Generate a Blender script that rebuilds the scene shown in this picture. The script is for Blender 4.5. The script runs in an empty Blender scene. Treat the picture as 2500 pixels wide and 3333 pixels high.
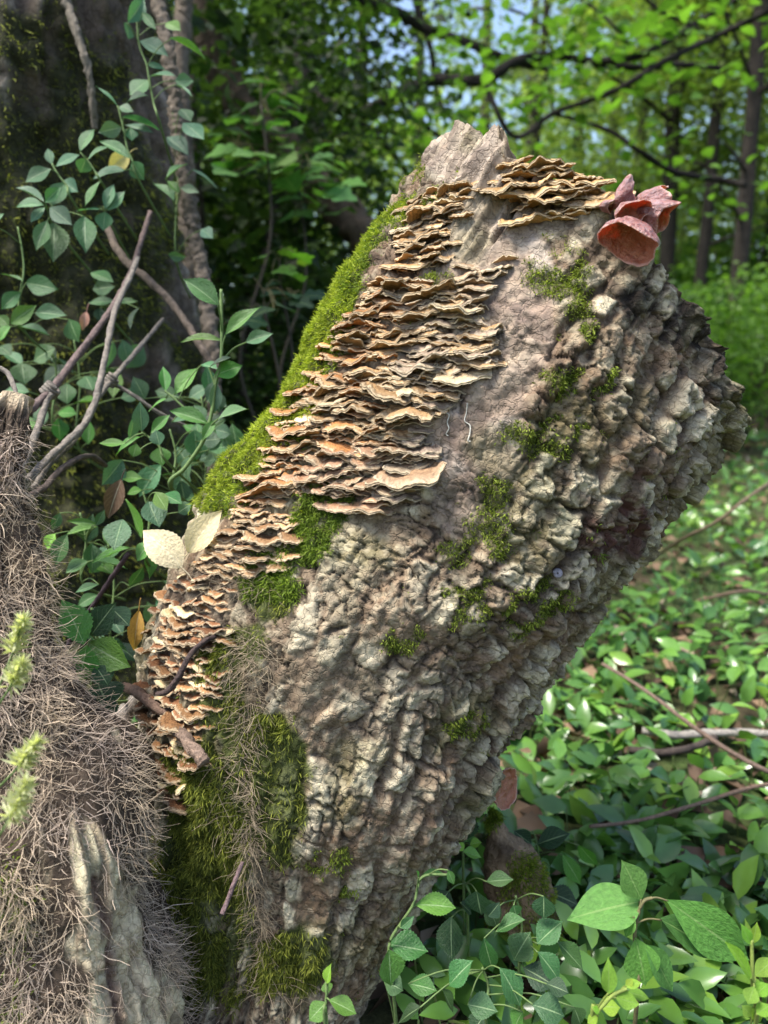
import bpy, math, random
import numpy as np
from mathutils import Vector, Matrix
from mathutils.bvhtree import BVHTree

random.seed(7); rng = np.random.default_rng(7)
SC = bpy.context.scene
COL = SC.collection

# ------------------------------------------------------------------ camera
F_PX = 2406.0                       # focal length in photo pixels (2500 x 3333)
CAM = np.array([0.0, 0.0, 0.62]); PITCH = math.radians(11.5)
FW = np.array([0, math.cos(PITCH), -math.sin(PITCH)])
UP = np.array([0, math.sin(PITCH), math.cos(PITCH)])
RT = np.array([1.0, 0, 0])
cd = bpy.data.cameras.new('camera'); cam = bpy.data.objects.new('camera', cd); COL.objects.link(cam)
cam.location = CAM; cam.rotation_euler = (math.pi/2 - PITCH, 0, 0)
cd.sensor_fit = 'VERTICAL'; cd.sensor_height = 36.0; cd.lens = 36.0*F_PX/3333.0
cd.clip_start = 0.02; cd.clip_end = 1000.0
cd.dof.use_dof = True; cd.dof.focus_distance = 0.60; cd.dof.aperture_fstop = cd.lens/5.0
SC.camera = cam

# ------------------------------------------------------------------ light
SUN_EL, SUN_AZ = math.radians(66), math.radians(-115)     # azimuth from +Y towards +X
w = bpy.data.worlds.new('World'); SC.world = w; w.use_nodes = True
nt = w.node_tree; nt.nodes.clear()
sky = nt.nodes.new('ShaderNodeTexSky'); sky.sky_type = 'NISHITA'; sky.sun_disc = False
sky.sun_elevation = SUN_EL; sky.sun_rotation = SUN_AZ; sky.air_density = 1.0; sky.dust_density = 2.5
bgn = nt.nodes.new('ShaderNodeBackground'); bgn.inputs['Strength'].default_value = 0.15
wo = nt.nodes.new('ShaderNodeOutputWorld')
nt.links.new(sky.outputs[0], bgn.inputs['Color']); nt.links.new(bgn.outputs[0], wo.inputs['Surface'])
sd = bpy.data.lights.new('sun', 'SUN'); sd.energy = 3.6; sd.angle = math.radians(20); sd.color = (1.0, 0.96, 0.88)
sun = bpy.data.objects.new('sun', sd); COL.objects.link(sun)
sdir = Vector((math.sin(SUN_AZ)*math.cos(SUN_EL), math.cos(SUN_AZ)*math.cos(SUN_EL), math.sin(SUN_EL)))
sun.rotation_euler = sdir.to_track_quat('Z', 'Y').to_euler(); sun.location = (0, 0, 8)
SC.view_settings.view_transform = 'Standard'; SC.view_settings.look = 'None'
SC.view_settings.gamma = 1.0; SC.view_settings.use_curve_mapping = False
SC.view_settings.exposure = 1.22
SC.render.engine = 'CYCLES'
cy = SC.cycles
cy.use_denoising = True
try: cy.denoiser = 'OPENIMAGEDENOISE'
except Exception: pass
cy.max_bounces = 7; cy.diffuse_bounces = 3; cy.glossy_bounces = 2; cy.transmission_bounces = 4; cy.transparent_max_bounces = 4
cy.caustics_reflective = False; cy.caustics_refractive = False
cy.use_adaptive_sampling = True; cy.adaptive_threshold = 0.015

# ------------------------------------------------------------------ helpers
def P(u, v, d):
    u = np.asarray(u, float); v = np.asarray(v, float); d = np.asarray(d, float)
    return (CAM + d[..., None]*(FW + ((u-1250)/F_PX)[..., None]*RT - ((v-1666.5)/F_PX)[..., None]*UP))
def proj(X):
    r = X - CAM; d = r@FW
    d_ = np.where(np.abs(d) < 1e-6, 1e-6, d)
    return 1250 + F_PX*(r@RT)/d_, 1666.5 - F_PX*(r@UP)/d_, d
def ray_dir(u, v):
    r = FW + (u-1250)/F_PX*RT - (v-1666.5)/F_PX*UP
    return r/np.linalg.norm(r)
def depth_at_height(v, h):
    return (CAM[2]-h)/(math.sin(PITCH) + (v-1666.5)/F_PX*math.cos(PITCH))
def nrm(a):
    a = np.asarray(a, float); return a/np.maximum(np.linalg.norm(a, axis=-1, keepdims=True), 1e-9)
def hash_u(ix, iy, iz, seed=0):
    h = (ix.astype(np.int64)*374761393 + iy.astype(np.int64)*668265263 + iz.astype(np.int64)*1274126177 + seed*974634777) & 0xffffffff
    h = ((h ^ (h >> 13))*1274126177) & 0xffffffff
    h = ((h ^ (h >> 16))*2246822519) & 0xffffffff
    h = h ^ (h >> 15)
    return (h & 0xffffff)/float(0x1000000)
def vnoise(x, y, z=0.0, seed=0):
    x, y, z = np.broadcast_arrays(np.asarray(x, float), np.asarray(y, float), np.asarray(z, float))
    xi, yi, zi = np.floor(x).astype(int), np.floor(y).astype(int), np.floor(z).astype(int)
    fx, fy, fz = x-xi, y-yi, z-zi
    fx, fy, fz = [f*f*f*(f*(f*6-15)+10) for f in (fx, fy, fz)]
    out = 0
    for dx in (0, 1):
        for dy in (0, 1):
            for dz in (0, 1):
                wgt = (fx if dx else 1-fx)*(fy if dy else 1-fy)*(fz if dz else 1-fz)
                out = out + wgt*hash_u(xi+dx, yi+dy, zi+dz, seed)
    return out*2-1
def fbm(x, y, z=0.0, oct=4, seed=0):
    a, f, o = 1.0, 1.0, 0
    for k in range(oct):
        o = o + a*vnoise(np.asarray(x)*f, np.asarray(y)*f, np.asarray(z)*f, seed+k*17); a *= .5; f *= 2.03
    return o
def worley(x, y, seed=0, jy=.8):
    xi, yi = np.floor(x).astype(int), np.floor(y).astype(int)
    d1 = np.full(x.shape, 9.0); d2 = d1.copy(); idd = np.zeros(x.shape, np.int64)
    z = np.zeros_like(xi)
    for dx in (-1, 0, 1):
        for dy in (-1, 0, 1):
            cx, cy_ = xi+dx, yi+dy
            px = cx + .1+.8*hash_u(cx, cy_, z, seed); py = cy_ + .5+jy*(hash_u(cx, cy_, z, seed+91)-.5)
            d = np.hypot(px-x, py-y)
            new = d < d1
            d2 = np.where(new, d1, np.minimum(d2, d)); idd = np.where(new, (cx+5000)*20011+(cy_+5000), idd); d1 = np.where(new, d, d1)
    return d1, d2, idd
def sstep(a, b, x):
    t = np.clip((x-a)/(b-a), 0, 1); return t*t*(3-2*t)
def catmull(pts, t):
    pts = np.asarray(pts, float); n = len(pts); t = np.clip(np.asarray(t, float), 0, n-1)
    i = np.minimum(t.astype(int), n-2); f = (t-i)[..., None]
    p0, p1, p2, p3 = pts[np.maximum(i-1, 0)], pts[i], pts[i+1], pts[np.minimum(i+2, n-1)]
    return .5*((2*p1)+(-p0+p2)*f+(2*p0-5*p1+4*p2-p3)*f*f+(-p0+3*p1-3*p2+p3)*f**3)
def mesh_np(name, V, quads=None, tris=None, smooth=True, col=None, uv=None, attrs=None):
    me = bpy.data.meshes.new(name)
    V = np.asarray(V, np.float32)
    q = np.zeros((0, 4), np.int32) if quads is None else np.asarray(quads, np.int32).reshape(-1, 4)
    t = np.zeros((0, 3), np.int32) if tris is None else np.asarray(tris, np.int32).reshape(-1, 3)
    me.vertices.add(len(V)); me.vertices.foreach_set('co', V.ravel())
    loops = np.concatenate([q.ravel(), t.ravel()])
    me.loops.add(len(loops)); me.loops.foreach_set('vertex_index', loops)
    starts = np.concatenate([np.arange(len(q))*4, len(q)*4+np.arange(len(t))*3]).astype(np.int32)
    me.polygons.add(len(starts)); me.polygons.foreach_set('loop_start', starts)
    if smooth: me.polygons.foreach_set('use_smooth', np.ones(len(starts), bool))
    if uv is not None:
        l = me.uv_layers.new(name='UVMap'); l.data.foreach_set('uv', np.asarray(uv, np.float32)[loops].ravel())
    if col is not None:
        a = me.color_attributes.new('Col', 'FLOAT_COLOR', 'POINT')
        c = np.ones((len(V), 4), np.float32); c[:, :3] = col; a.data.foreach_set('color', c.ravel())
    for k, val in (attrs or {}).items():
        a = me.attributes.new(k, 'FLOAT', 'POINT'); a.data.foreach_set('value', np.asarray(val, np.float32))
    me.update(calc_edges=True); me.validate()
    return me
def obj(name, me, mat=None, parent=None, kind=None, loc=None):
    o = bpy.data.objects.new(name, me); COL.objects.link(o)
    if mat is not None and me is not None and not me.materials: me.materials.append(mat)
    if parent is not None: o.parent = parent
    if kind: o['kind'] = kind
    if loc is not None: o.location = loc
    return o
def tag(o, label, cat, group=None):
    o['label'] = label; o['category'] = cat
    if group: o['group'] = group
    return o
def thing(name, label, cat, loc=(0, 0, 0), group=None):
    o = bpy.data.objects.new(name, None); COL.objects.link(o); o.location = loc; o.empty_display_size = .02
    return tag(o, label, cat, group)
def grid_quads(nr, nc, wrap=False):
    i = np.arange(nr-1)[:, None]*nc; j = np.arange(nc if wrap else nc-1)[None, :]
    j2 = (j+1) % nc
    return np.stack([i+j, i+j2, i+nc+j2, i+nc+j], -1).reshape(-1, 4)
class MB:                                   # collects pieces into one mesh
    def __init__(s): s.V = []; s.Q = []; s.T = []; s.C = []; s.n = 0
    def add(s, V, Q=None, T=None, C=None):
        V = np.asarray(V, float); s.V.append(V)
        if Q is not None and len(Q): s.Q.append(np.asarray(Q)+s.n)
        if T is not None and len(T): s.T.append(np.asarray(T)+s.n)
        s.C.append(np.broadcast_to(np.asarray(C if C is not None else (1, 1, 1), float), (len(V), 3))); s.n += len(V)
    def mesh(s, name, off=(0, 0, 0), smooth=True):
        return mesh_np(name, np.concatenate(s.V)-np.asarray(off), np.concatenate(s.Q) if s.Q else None,
                       np.concatenate(s.T) if s.T else None, smooth, np.concatenate(s.C))
def tube(mb, pts, rad, sides=8, seg=6, col=(1, 1, 1), rough=0.0, seed=0, cap=True, fq=60):
    pts = np.asarray(pts, float); n = len(pts); m = (n-1)*seg+1
    t = np.linspace(0, n-1, m); c = catmull(pts, t)
    r = np.interp(t, np.linspace(0, n-1, len(np.atleast_1d(rad))), np.atleast_1d(rad))
    tg = nrm(np.gradient(c, axis=0)); ref = np.array([.31, .17, .93]) if abs(tg[0][2]) < .9 else np.array([1, 0, 0.])
    a = nrm(np.cross(tg, ref)); b = np.cross(tg, a)
    th = np.linspace(0, 2*math.pi, sides, endpoint=False)
    rr = r[:, None]*np.ones(sides)
    if rough: rr = rr*(1+rough*fbm(np.cos(th)[None]*1.5+c[:, :1]*fq, np.sin(th)[None]*1.5+c[:, 1:2]*fq, c[:, 2:3]*fq, 3, seed))
    V = c[:, None]+rr[..., None]*(np.cos(th)[None, :, None]*a[:, None]+np.sin(th)[None, :, None]*b[:, None])
    V = V.reshape(-1, 3); Q = grid_quads(m, sides, True); T = None
    if cap:
        V = np.concatenate([V, c[:1], c[-1:]]); k = m*sides
        j = np.arange(sides); j2 = (j+1) % sides
        T = np.concatenate([np.stack([np.full(sides, k), j2, j], -1), np.stack([np.full(sides, k+1), (m-1)*sides+j, (m-1)*sides+j2], -1)])
    mb.add(V, Q, T, col)

# ------------------------------------------------------------------ materials
def newmat(name):
    m = bpy.data.materials.new(name); m.use_nodes = True; n = m.node_tree.nodes; n.clear()
    o = n.new('ShaderNodeOutputMaterial'); b = n.new('ShaderNodeBsdfPrincipled')
    m.node_tree.links.new(b.outputs[0], o.inputs[0])
    return m, n, m.node_tree.links, b, o
def setin(b, **k):
    for a, v in k.items():
        a = a.replace('_', ' ')
        if a in b.inputs: b.inputs[a].default_value = v
def mixcol(n, l, typ, fac, A, B):
    x = n.new('ShaderNodeMix'); x.data_type = 'RGBA'; x.blend_type = typ
    for s, v in ((x.inputs[0], fac), (x.inputs[6], A), (x.inputs[7], B)):
        if hasattr(v, 'links') or hasattr(v, 'is_output'): l.new(v, s)
        else: s.default_value = v
    return x.outputs[2]
def math_(n, l, op, a, b=0.0, clamp=False):
    x = n.new('ShaderNodeMath'); x.operation = op; x.use_clamp = clamp
    for s, v in ((x.inputs[0], a), (x.inputs[1], b)):
        if hasattr(v, 'is_output'): l.new(v, s)
        else: s.default_value = v
    return x.outputs[0]
def noise_(n, l, scale, detail=4, rough=.6, vec=None):
    x = n.new('ShaderNodeTexNoise'); x.inputs['Scale'].default_value = scale; x.inputs['Detail'].default_value = detail
    x.inputs['Roughness'].default_value = rough
    if vec is not None: l.new(vec, x.inputs['Vector'])
    return x
def ramp_(n, l, fac, stops):
    x = n.new('ShaderNodeValToRGB'); e = x.color_ramp.elements
    while len(e) < len(stops): e.new(0.5)
    for s, (p, c) in zip(e, stops): s.position = p; s.color = (*c, 1)
    l.new(fac, x.inputs[0]); return x.outputs[0]
def bump_(n, l, b, h, strength, dist):
    x = n.new('ShaderNodeBump'); x.inputs['Strength'].default_value = strength; x.inputs['Distance'].default_value = dist
    l.new(h, x.inputs['Height']); l.new(x.outputs[0], b.inputs['Normal']); return x
def vcol(n):
    a = n.new('ShaderNodeAttribute'); a.attribute_name = 'Col'; return a.outputs['Color']

def bark_material(name, bscale=1.0, contrast=.55, rough=.9, bs=.7):
    m, n, l, b, o = newmat(name)
    tc = n.new('ShaderNodeTexCoord').outputs['Object']
    n1 = noise_(n, l, 90*bscale, 6, .65, tc); n2 = noise_(n, l, 420*bscale, 5, .7, tc)
    f = ramp_(n, l, n1.outputs['Fac'], [(.25, (1-contrast,)*3), (.5, (.9, .9, .9)), (.75, (1.25, 1.22, 1.15))])
    c = mixcol(n, l, 'MULTIPLY', 1.0, vcol(n), f)
    f2 = ramp_(n, l, n2.outputs['Fac'], [(.3, (.72, .72, .72)), (.7, (1.2, 1.2, 1.2))])
    c = mixcol(n, l, 'MULTIPLY', .8, c, f2)
    # hairline cracks
    vo = n.new('ShaderNodeTexVoronoi'); vo.feature = 'DISTANCE_TO_EDGE'; vo.inputs['Scale'].default_value = 115*bscale
    wn = noise_(n, l, 60*bscale, 3, .6, tc); off = mixcol(n, l, 'ADD', .02, tc, wn.outputs['Color']); l.new(off, vo.inputs['Vector'])
    cr = ramp_(n, l, vo.outputs['Distance'], [(.0, (.45, .42, .4)), (.06, (1, 1, 1))])
    c = mixcol(n, l, 'MULTIPLY', .40, c, cr)
    l.new(c, b.inputs['Base Color']); setin(b, Roughness=rough, Specular_IOR_Level=.2)
    h = math_(n, l, 'ADD', n1.outputs['Fac'], math_(n, l, 'MULTIPLY', n2.outputs['Fac'], .5))
    h = math_(n, l, 'ADD', h, math_(n, l, 'MULTIPLY', math_(n, l, 'MINIMUM', vo.outputs['Distance'], .08), 5.0))
    bump_(n, l, b, h, bs, .0026/bscale)
    return m
def foliage_material(name, rough=.38, trans=.35, veins=False, spec=.5, tint=(1, 1, 1), vein_col=(.42, .55, .30)):
    m, n, l, b, o = newmat(name)
    tc = n.new('ShaderNodeTexCoord')
    if veins:
        oi = n.new('ShaderNodeObjectInfo'); base = oi.outputs['Color']
        uv = n.new('ShaderNodeSeparateXYZ'); l.new(tc.outputs['UV'], uv.inputs[0])
        ax = math_(n, l, 'ABSOLUTE', math_(n, l, 'SUBTRACT', uv.outputs[0], .5))
        mid = math_(n, l, 'LESS_THAN', ax, .022)
        nz0 = noise_(n, l, 9, 2, .5, tc.outputs['UV'])
        ph = math_(n, l, 'ADD', math_(n, l, 'SUBTRACT', uv.outputs[1], math_(n, l, 'MULTIPLY', ax, .75)), math_(n, l, 'MULTIPLY', nz0.outputs['Fac'], .06))
        sn = math_(n, l, 'SINE', math_(n, l, 'MULTIPLY', ph, 2*math.pi*6.5))
        side = n.new('ShaderNodeMapRange'); side.inputs[1].default_value = .93; side.inputs[2].default_value = 1.0
        l.new(sn, side.inputs[0])
        fac = math_(n, l, 'MAXIMUM', mid, math_(n, l, 'MULTIPLY', side.outputs[0], .25))
        rn = noise_(n, l, 14, 4, .6, tc.outputs['Object'])
        rv = n.new('ShaderNodeVectorMath'); rv.operation = 'ADD'
        f = ramp_(n, l, rn.outputs['Fac'], [(.3, (.8, .8, .8)), (.7, (1.18, 1.18, 1.1))])
        c = mixcol(n, l, 'MULTIPLY', 1.0, base, f)
        vc = mixcol(n, l, 'MIX', .45, c, (*vein_col, 1))
        c = mixcol(n, l, 'MIX', fac, c, vc)
        # specks of dirt / nibbles
        sp = noise_(n, l, 60, 2, .5, tc.outputs['Object'])
        spf = ramp_(n, l, sp.outputs['Fac'], [(.74, (0, 0, 0)), (.8, (1, 1, 1))])
        c = mixcol(n, l, 'MIX', math_(n, l, 'MULTIPLY', spf, .35), c, (.25, .22, .12, 1))
        bump_(n, l, b, math_(n, l, 'ADD', math_(n, l, 'MULTIPLY', fac, -.6), rn.outputs['Fac']), .35, .02)
    else:
        rn = noise_(n, l, 20, 3, .6, tc.outputs['Object'])
        f = ramp_(n, l, rn.outputs['Fac'], [(.3, (.75, .75, .75)), (.7, (1.25, 1.25, 1.15))])
        c = mixcol(n, l, 'MULTIPLY', .7, vcol(n), f)
    c = mixcol(n, l, 'MULTIPLY', 1.0, c, (*tint, 1))
    l.new(c, b.inputs['Base Color']); setin(b, Roughness=rough, Specular_IOR_Level=spec)
    tr = n.new('ShaderNodeBsdfTranslucent'); tcx = mixcol(n, l, 'MULTIPLY', 1.0, c, (1.35, 1.45, .65, 1)); l.new(tcx, tr.inputs['Color'])
    mx = n.new('ShaderNodeMixShader'); mx.inputs[0].default_value = trans
    l.new(b.outputs[0], mx.inputs[1]); l.new(tr.outputs[0], mx.inputs[2]); l.new(mx.outputs[0], o.inputs[0])
    return m
M_BARK = bark_material('log_bark')
M_TREEBARK = bark_material('tree_bark', .6, .6)
M_VINE = bark_material('vine_bark', 2.0, .6, .85, .9)
M_FARBARK = bark_material('far_bark', .15, .5)
M_MOSS = foliage_material('moss_shoots', .7, .3, spec=.2)
M_LEAF = foliage_material('glossy_leaf', .40, .25, True, spec=.5)
M_SOFTLEAF = foliage_material('soft_leaf', .55, .38, True, spec=.3, vein_col=(.30, .42, .16))
M_DEADLEAF = foliage_material('dead_leaf', .7, .2, True, spec=.2, vein_col=(.75, .68, .5))
M_FOLIAGE = foliage_material('tree_foliage', .5, .5, spec=.3)
M_COVER = foliage_material('ground_cover_leaf', .25, .25, spec=.55)
M_LITTER = foliage_material('litter', .7, .08, spec=.25)
M_ROOTLET = foliage_material('rootlet', .8, .08, spec=.15)
M_STEM = bark_material('green_stem', 2.0, .3, .6, .2)

# ------------------------------------------------------------------ ground
def ground_z(x, y):
    r = np.hypot(x, y)
    return (.035*fbm(np.asarray(x)*.9, np.asarray(y)*.9, 0, 3, 5) + .010*fbm(np.asarray(x)*7, np.asarray(y)*7, 0, 2, 9))*np.clip(r, .3, 1) - .02 \
        + .5*sstep(6, 40, r)*fbm(np.asarray(x)*.05, np.asarray(y)*.05, 0, 2, 3) + np.clip(np.asarray(y)-9, 0, 60)*.035
g = np.sinh(np.linspace(-6.2, 6.2, 191))*.82
gx, gy = np.meshgrid(g, g)
gz = ground_z(gx, gy)
m, n, l, b, o = newmat('forest_floor')
tc = n.new('ShaderNodeTexCoord').outputs['Object']
na = noise_(n, l, 1.1, 6, .6, tc); nb = noise_(n, l, 26, 6, .7, tc)
c = ramp_(n, l, nb.outputs['Fac'], [(.3, (.018, .012, .008)), (.5, (.06, .04, .026)), (.68, (.13, .088, .056)), (.8, (.06, .06, .02))])
cg = ramp_(n, l, nb.outputs['Fac'], [(.3, (.014, .03, .008)), (.55, (.045, .09, .02)), (.75, (.09, .15, .035))])
fac = ramp_(n, l, na.outputs['Fac'], [(.42, (.15, .15, .15)), (.58, (.85, .85, .85))])
l.new(mixcol(n, l, 'MIX', fac, c, cg), b.inputs['Base Color']); setin(b, Roughness=.9, Specular_IOR_Level=.2)
bump_(n, l, b, nb.outputs['Fac'], .8, .02)
obj('ground', mesh_np('ground', np.stack([gx, gy, gz], -1).reshape(-1, 3), grid_quads(191, 191)), m, kind='structure')

# ------------------------------------------------------------------ broken leaning log
SEC = np.array([  # left u,v  right u,v of the outline, foot to top
 (560, 3640, 1010, 3600), (560, 3230, 1215, 3260), (530, 2860, 1345, 3010), (505, 2450, 1475, 2790),
 (505, 2080, 1590, 2530), (707, 1620, 1745, 2267), (866, 1365, 1925, 2030), (1023, 1110, 2105, 1785),
 (1183, 855, 2285, 1540), (1340, 600, 2440, 1285), (1500, 345, 2575, 1010), (1660, 90, 2700, 740)], float)
DAX = np.interp(np.arange(12), [0, 4, 11], [.735, .72, .715])
AXI = np.array([.529, -.8486]); PER = np.array([.8486, .529])
TW = np.array([1300, 1425, 1438, 1450, 1465, 1500, 1539, 1561, 1578, 1625, 1650, 1667, 1750, 1900, 2044, 2150, 2277, 2450, 2560, 2640, 2700, 2760], float)
TQ = np.array([100, 180, 330, 338, 440, 455, 471, 450, 513, 498, 482, 436, 448, 480, 490, 462, 415, 370, 318, 262, 160, 20], float)
LP = P(SEC[:, 0], SEC[:, 1], DAX); RP = P(SEC[:, 2], SEC[:, 3], DAX)
def log_base(t, th):
    L = catmull(LP, t); R = catmull(RP, t)
    e = 1e-3; t2 = np.minimum(t+e, 11-1e-6); t1 = np.maximum(t-e, 0)
    c2 = (catmull(LP, t2)+catmull(RP, t2))/2; c1 = (catmull(LP, t1)+catmull(RP, t1))/2
    tg = nrm(c2-c1); c = (L+R)/2; hx = (R-L)/2; r = np.linalg.norm(hx, axis=-1, keepdims=True)
    ex = hx/r; ez = nrm(np.cross(ex, tg)); r = r*.962-.007+.013*sstep(.2, .95, np.cos(th))[..., None]-.004*sstep(.3, 1, -np.cos(th))[..., None]
    ct, st = np.cos(th)[..., None], np.sin(th)[..., None]
    N = nrm(-ct*ex+st*ez)
    return c-ct*ex*r+st*ez*r*.92, N, c, tg
tt = np.linspace(0, 11-1e-4, 900)
cc = (catmull(LP, tt)+catmull(RP, tt))/2
SL = np.concatenate([[0], np.cumsum(np.linalg.norm(np.diff(cc, axis=0), axis=1))])
th_f = np.linspace(math.radians(-22), math.radians(202), 436)
th_b = np.linspace(math.radians(202), math.radians(338), 44)[1:-1]
TH = np.concatenate([th_f, th_b]); NC = len(TH); NR = 730
tend = np.zeros(NC)
td = np.linspace(7, 10.99, 500)
for j, th in enumerate(TH):
    thm = th if 0 <= math.sin(th) else -th
    X, _, _, _ = log_base(td, np.full(td.shape, thm)); u, v, _ = proj(X)
    q = u*AXI[0]+v*AXI[1]; wv = u*PER[0]+v*PER[1]
    T = np.interp(wv, TW, TQ) + 10*fbm(np.array(thm*9.), 1.0, 0, 4, 3)
    k = np.argmax(q > T); tend[j] = td[k] if (q > T).any() else td[-1]
    if math.sin(th) < 0: tend[j] -= .25*min(1, -math.sin(th)*4)+.05*random.random()
fr = np.linspace(0, 1, NR)
Tg = fr[:, None]*tend[None]; Thg = np.broadcast_to(TH, Tg.shape)
B0, N0, C0, TG0 = log_base(Tg, Thg)
Sg = np.interp(Tg, tt, SL); Bg = Thg*.185
u0, v0, _ = proj(B0); ud, vd = u0/1.507, v0/1.507                      # authoring coordinates on the log's face
front = (np.sin(Thg) > -.4)
def ell(cx, cy_, rx, ry, rot=0, soft=.45):
    c, s = math.cos(math.radians(rot)), math.sin(math.radians(rot))
    x, y = ud-cx, vd-cy_; a = (x*c+y*s)/rx; bb = (-x*s+y*c)/ry
    return (1-sstep(1-soft, 1+soft, np.hypot(a, bb)))*front
def union(lst):
    o = np.zeros_like(ud)
    for e in lst: o = np.maximum(o, ell(*e))
    return o
wob = fbm(Sg*28, Bg*28, 0, 4, 40)
smooth_m = union([(1075, 440, 60, 130, 25), (1040, 545, 110, 95, 0), (1130, 680, 62, 120, 0), (1075, 830, 80, 150, 12), (1010, 1090, 85, 75, -20), (960, 960, 60, 120, 0), (1110, 600, 100, 120, 0), (1115, 770, 70, 130, 10), (1050, 1000, 75, 120, 15), (1010, 320, 85, 85, 30), (1040, 940, 60, 80, 0)])
smooth_m = np.clip(sstep(.35, .75, smooth_m+.22*wob), 0, 1)
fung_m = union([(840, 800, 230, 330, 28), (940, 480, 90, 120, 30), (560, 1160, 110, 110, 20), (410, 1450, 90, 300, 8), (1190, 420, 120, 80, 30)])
medium_m = union([(1330, 620, 240, 130, 20), (770, 1330, 250, 250, 0), (1150, 520, 120, 100, 0), (800, 2000, 250, 260, 0)])
rugged = np.clip(1.0-.93*smooth_m-.55*np.clip(fung_m, 0, 1)-.55*medium_m*(1-smooth_m), .06, 1)
rugged = rugged*np.clip(.55+.6*sstep(900, 1250, ud+.35*vd-400), 0, 1.1)
zone = sstep(-.45, .35, fbm(Sg*6.5, Bg*11, 6, 3, 45))
rugged = rugged*(.70+.40*zone)
wood_m = sstep(.4, .7, np.maximum(ell(1000, 330, 95, 95, 25), ell(1040, 470, 60, 120, 25))+.2*wob)
wa = Sg+.010*fbm(Sg*22, Bg*22, 1, 3, 11); wb = Bg+.011*fbm(Sg*9, Bg*14, 5, 3, 12)+.003*fbm(Sg*60, Bg*60, 5, 2, 13)
cph = wb/.029+.35*fbm(Sg*5, Bg*5, 8, 2, 15)
d1, d2, cid = worley(wa/.031+.37*np.floor(cph), cph, 3, .34); e1 = d2-d1
frc = np.abs(cph-np.floor(cph)-.5)*2
ccol = hash_u(np.floor(cph).astype(int), np.zeros(cph.shape, int), np.floor(wa/.11+.3*np.floor(cph)).astype(int), 17)
colm = 1-sstep(.50, .88, frc+.22*fbm(Sg*45, Bg*45, 0, 3, 16)-.18*(ccol-.5))
f1, f2, fid = worley(wa/.0150+9, wb/.0115, 8); e2 = f2-f1
cr1 = hash_u(cid, cid*0, cid*0, 5); cr2 = hash_u(fid, fid*0, fid*0, 6)
edge1 = e1+.10*fbm(Sg*120, Bg*120, 0, 3, 21)
plate = np.clip(1.25*sstep(.02, .30, edge1)**.7, 0, 1)*.8+.2*sstep(.1, .6, edge1)
lump = sstep(.02, .22, e2+.08*vnoise(Sg*300, Bg*300, 0, 33))
ridge = fbm(Sg*4.5, Bg*38, 2, 3, 50)
led = np.sin(Sg*2*math.pi/.0052+5*fbm(Sg*60, Bg*60, 0, 2, 71))*sstep(-.2, .5, fbm(Sg*20, Bg*20, 0, 2, 72))
H = rugged*(.0195*colm*(.28+.72*plate*(.25+.75*cr1))*(.45+.55*ccol) + .004*ridge + .0024*lump*(.3+.7*cr2)*(.3+.7*plate)) \
    + (1-rugged)*.0012*lump*cr2 + .0022*fbm(Sg*55, Bg*55, 0, 4, 60) + (.25+.75*rugged)*(.0024*fbm(Sg*95, Bg*130, 0, 4, 61)+.0014*np.abs(vnoise(Sg*330, Bg*330, 0, 62))) + rugged*.0007*led
H += .010*fbm(Sg*8, Bg*8, 3, 2, 77)
grain = fbm(Sg*9, Bg*190, 0, 4, 81)
H = H*(1-.5*wood_m)+wood_m*(.0045*grain+.003*np.sign(vnoise(Sg*6, Bg*75, 0, 82))*sstep(.0, .3, np.abs(vnoise(Sg*6, Bg*75, 0, 82))))
# two long splits in the bare wood, a hollow on the right rim
split = np.exp(-(((ud-1085)*.86+(vd-470)*.5)/7)**2)*sstep(300, 340, vd)*(1-sstep(500, 540, vd))*front
split2 = np.exp(-(((ud-1000)*.80+(vd-600)*.35)/6)**2)*ell(1000, 560, 80, 160, 20)
H -= .010*split+.004*split2
hollow = ell(1555, 820, 60, 120, 15)*sstep(-.1, .5, fbm(Sg*45, Bg*45, 0, 3, 90)+.2)
H -= .014*hollow
crk = np.maximum(1-sstep(.0, .085, e2+.03*vnoise(Sg*260, Bg*260, 0, 34)), 1-sstep(.0, .05, edge1))*sstep(-.25, .25, fbm(Sg*18, Bg*18, 2, 3, 35)+.25*rugged)*(1-.75*wood_m)*(1-.45*smooth_m)
H -= .0028*crk
H = np.clip(H, -.03, .025+.004*vnoise(Sg*40, Bg*40, 0, 36))
XL = B0+N0*H[..., None]
# ---- colours (own pigment of bark, lichen and bare wood; shade painted under the brackets)
def lerp(a, b_, f): return a*(1-f[..., None])+np.asarray(b_)*f[..., None]
colr = np.broadcast_to(np.array([.225, .168, .112]), XL.shape).copy()
colr = lerp(colr, (.56, .49, .35), sstep(.22, .80, plate*colm*sstep(.05, .7, cr1)*.95+.2*lump*cr2+.35*fbm(Sg*30, Bg*30, 0, 3, 101)-.05))
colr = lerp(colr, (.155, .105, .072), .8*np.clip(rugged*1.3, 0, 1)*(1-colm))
colr = lerp(colr, (.38, .345, .225), .40*colm*sstep(.1, .7, fbm(Sg*16, Bg*16, 0, 3, 102)))
colr = lerp(colr, (.22, .145, .09), .8*sstep(.05, .7, fbm(Sg*24, Bg*24, 7, 4, 103)))
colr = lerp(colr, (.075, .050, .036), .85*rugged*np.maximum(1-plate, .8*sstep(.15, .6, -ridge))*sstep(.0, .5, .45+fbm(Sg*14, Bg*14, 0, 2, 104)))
colr = lerp(colr, (.27, .20, .135), .55*ell(760, 1330, 260, 260, 0)*(1-.5*plate))
colr = lerp(colr, (.345, .262, .200), smooth_m*.85)
colr = lerp(colr, (.22, .16, .13), smooth_m*.8*sstep(.1, .7, fbm(Sg*30, Bg*45, 3, 4, 110)))
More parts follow.
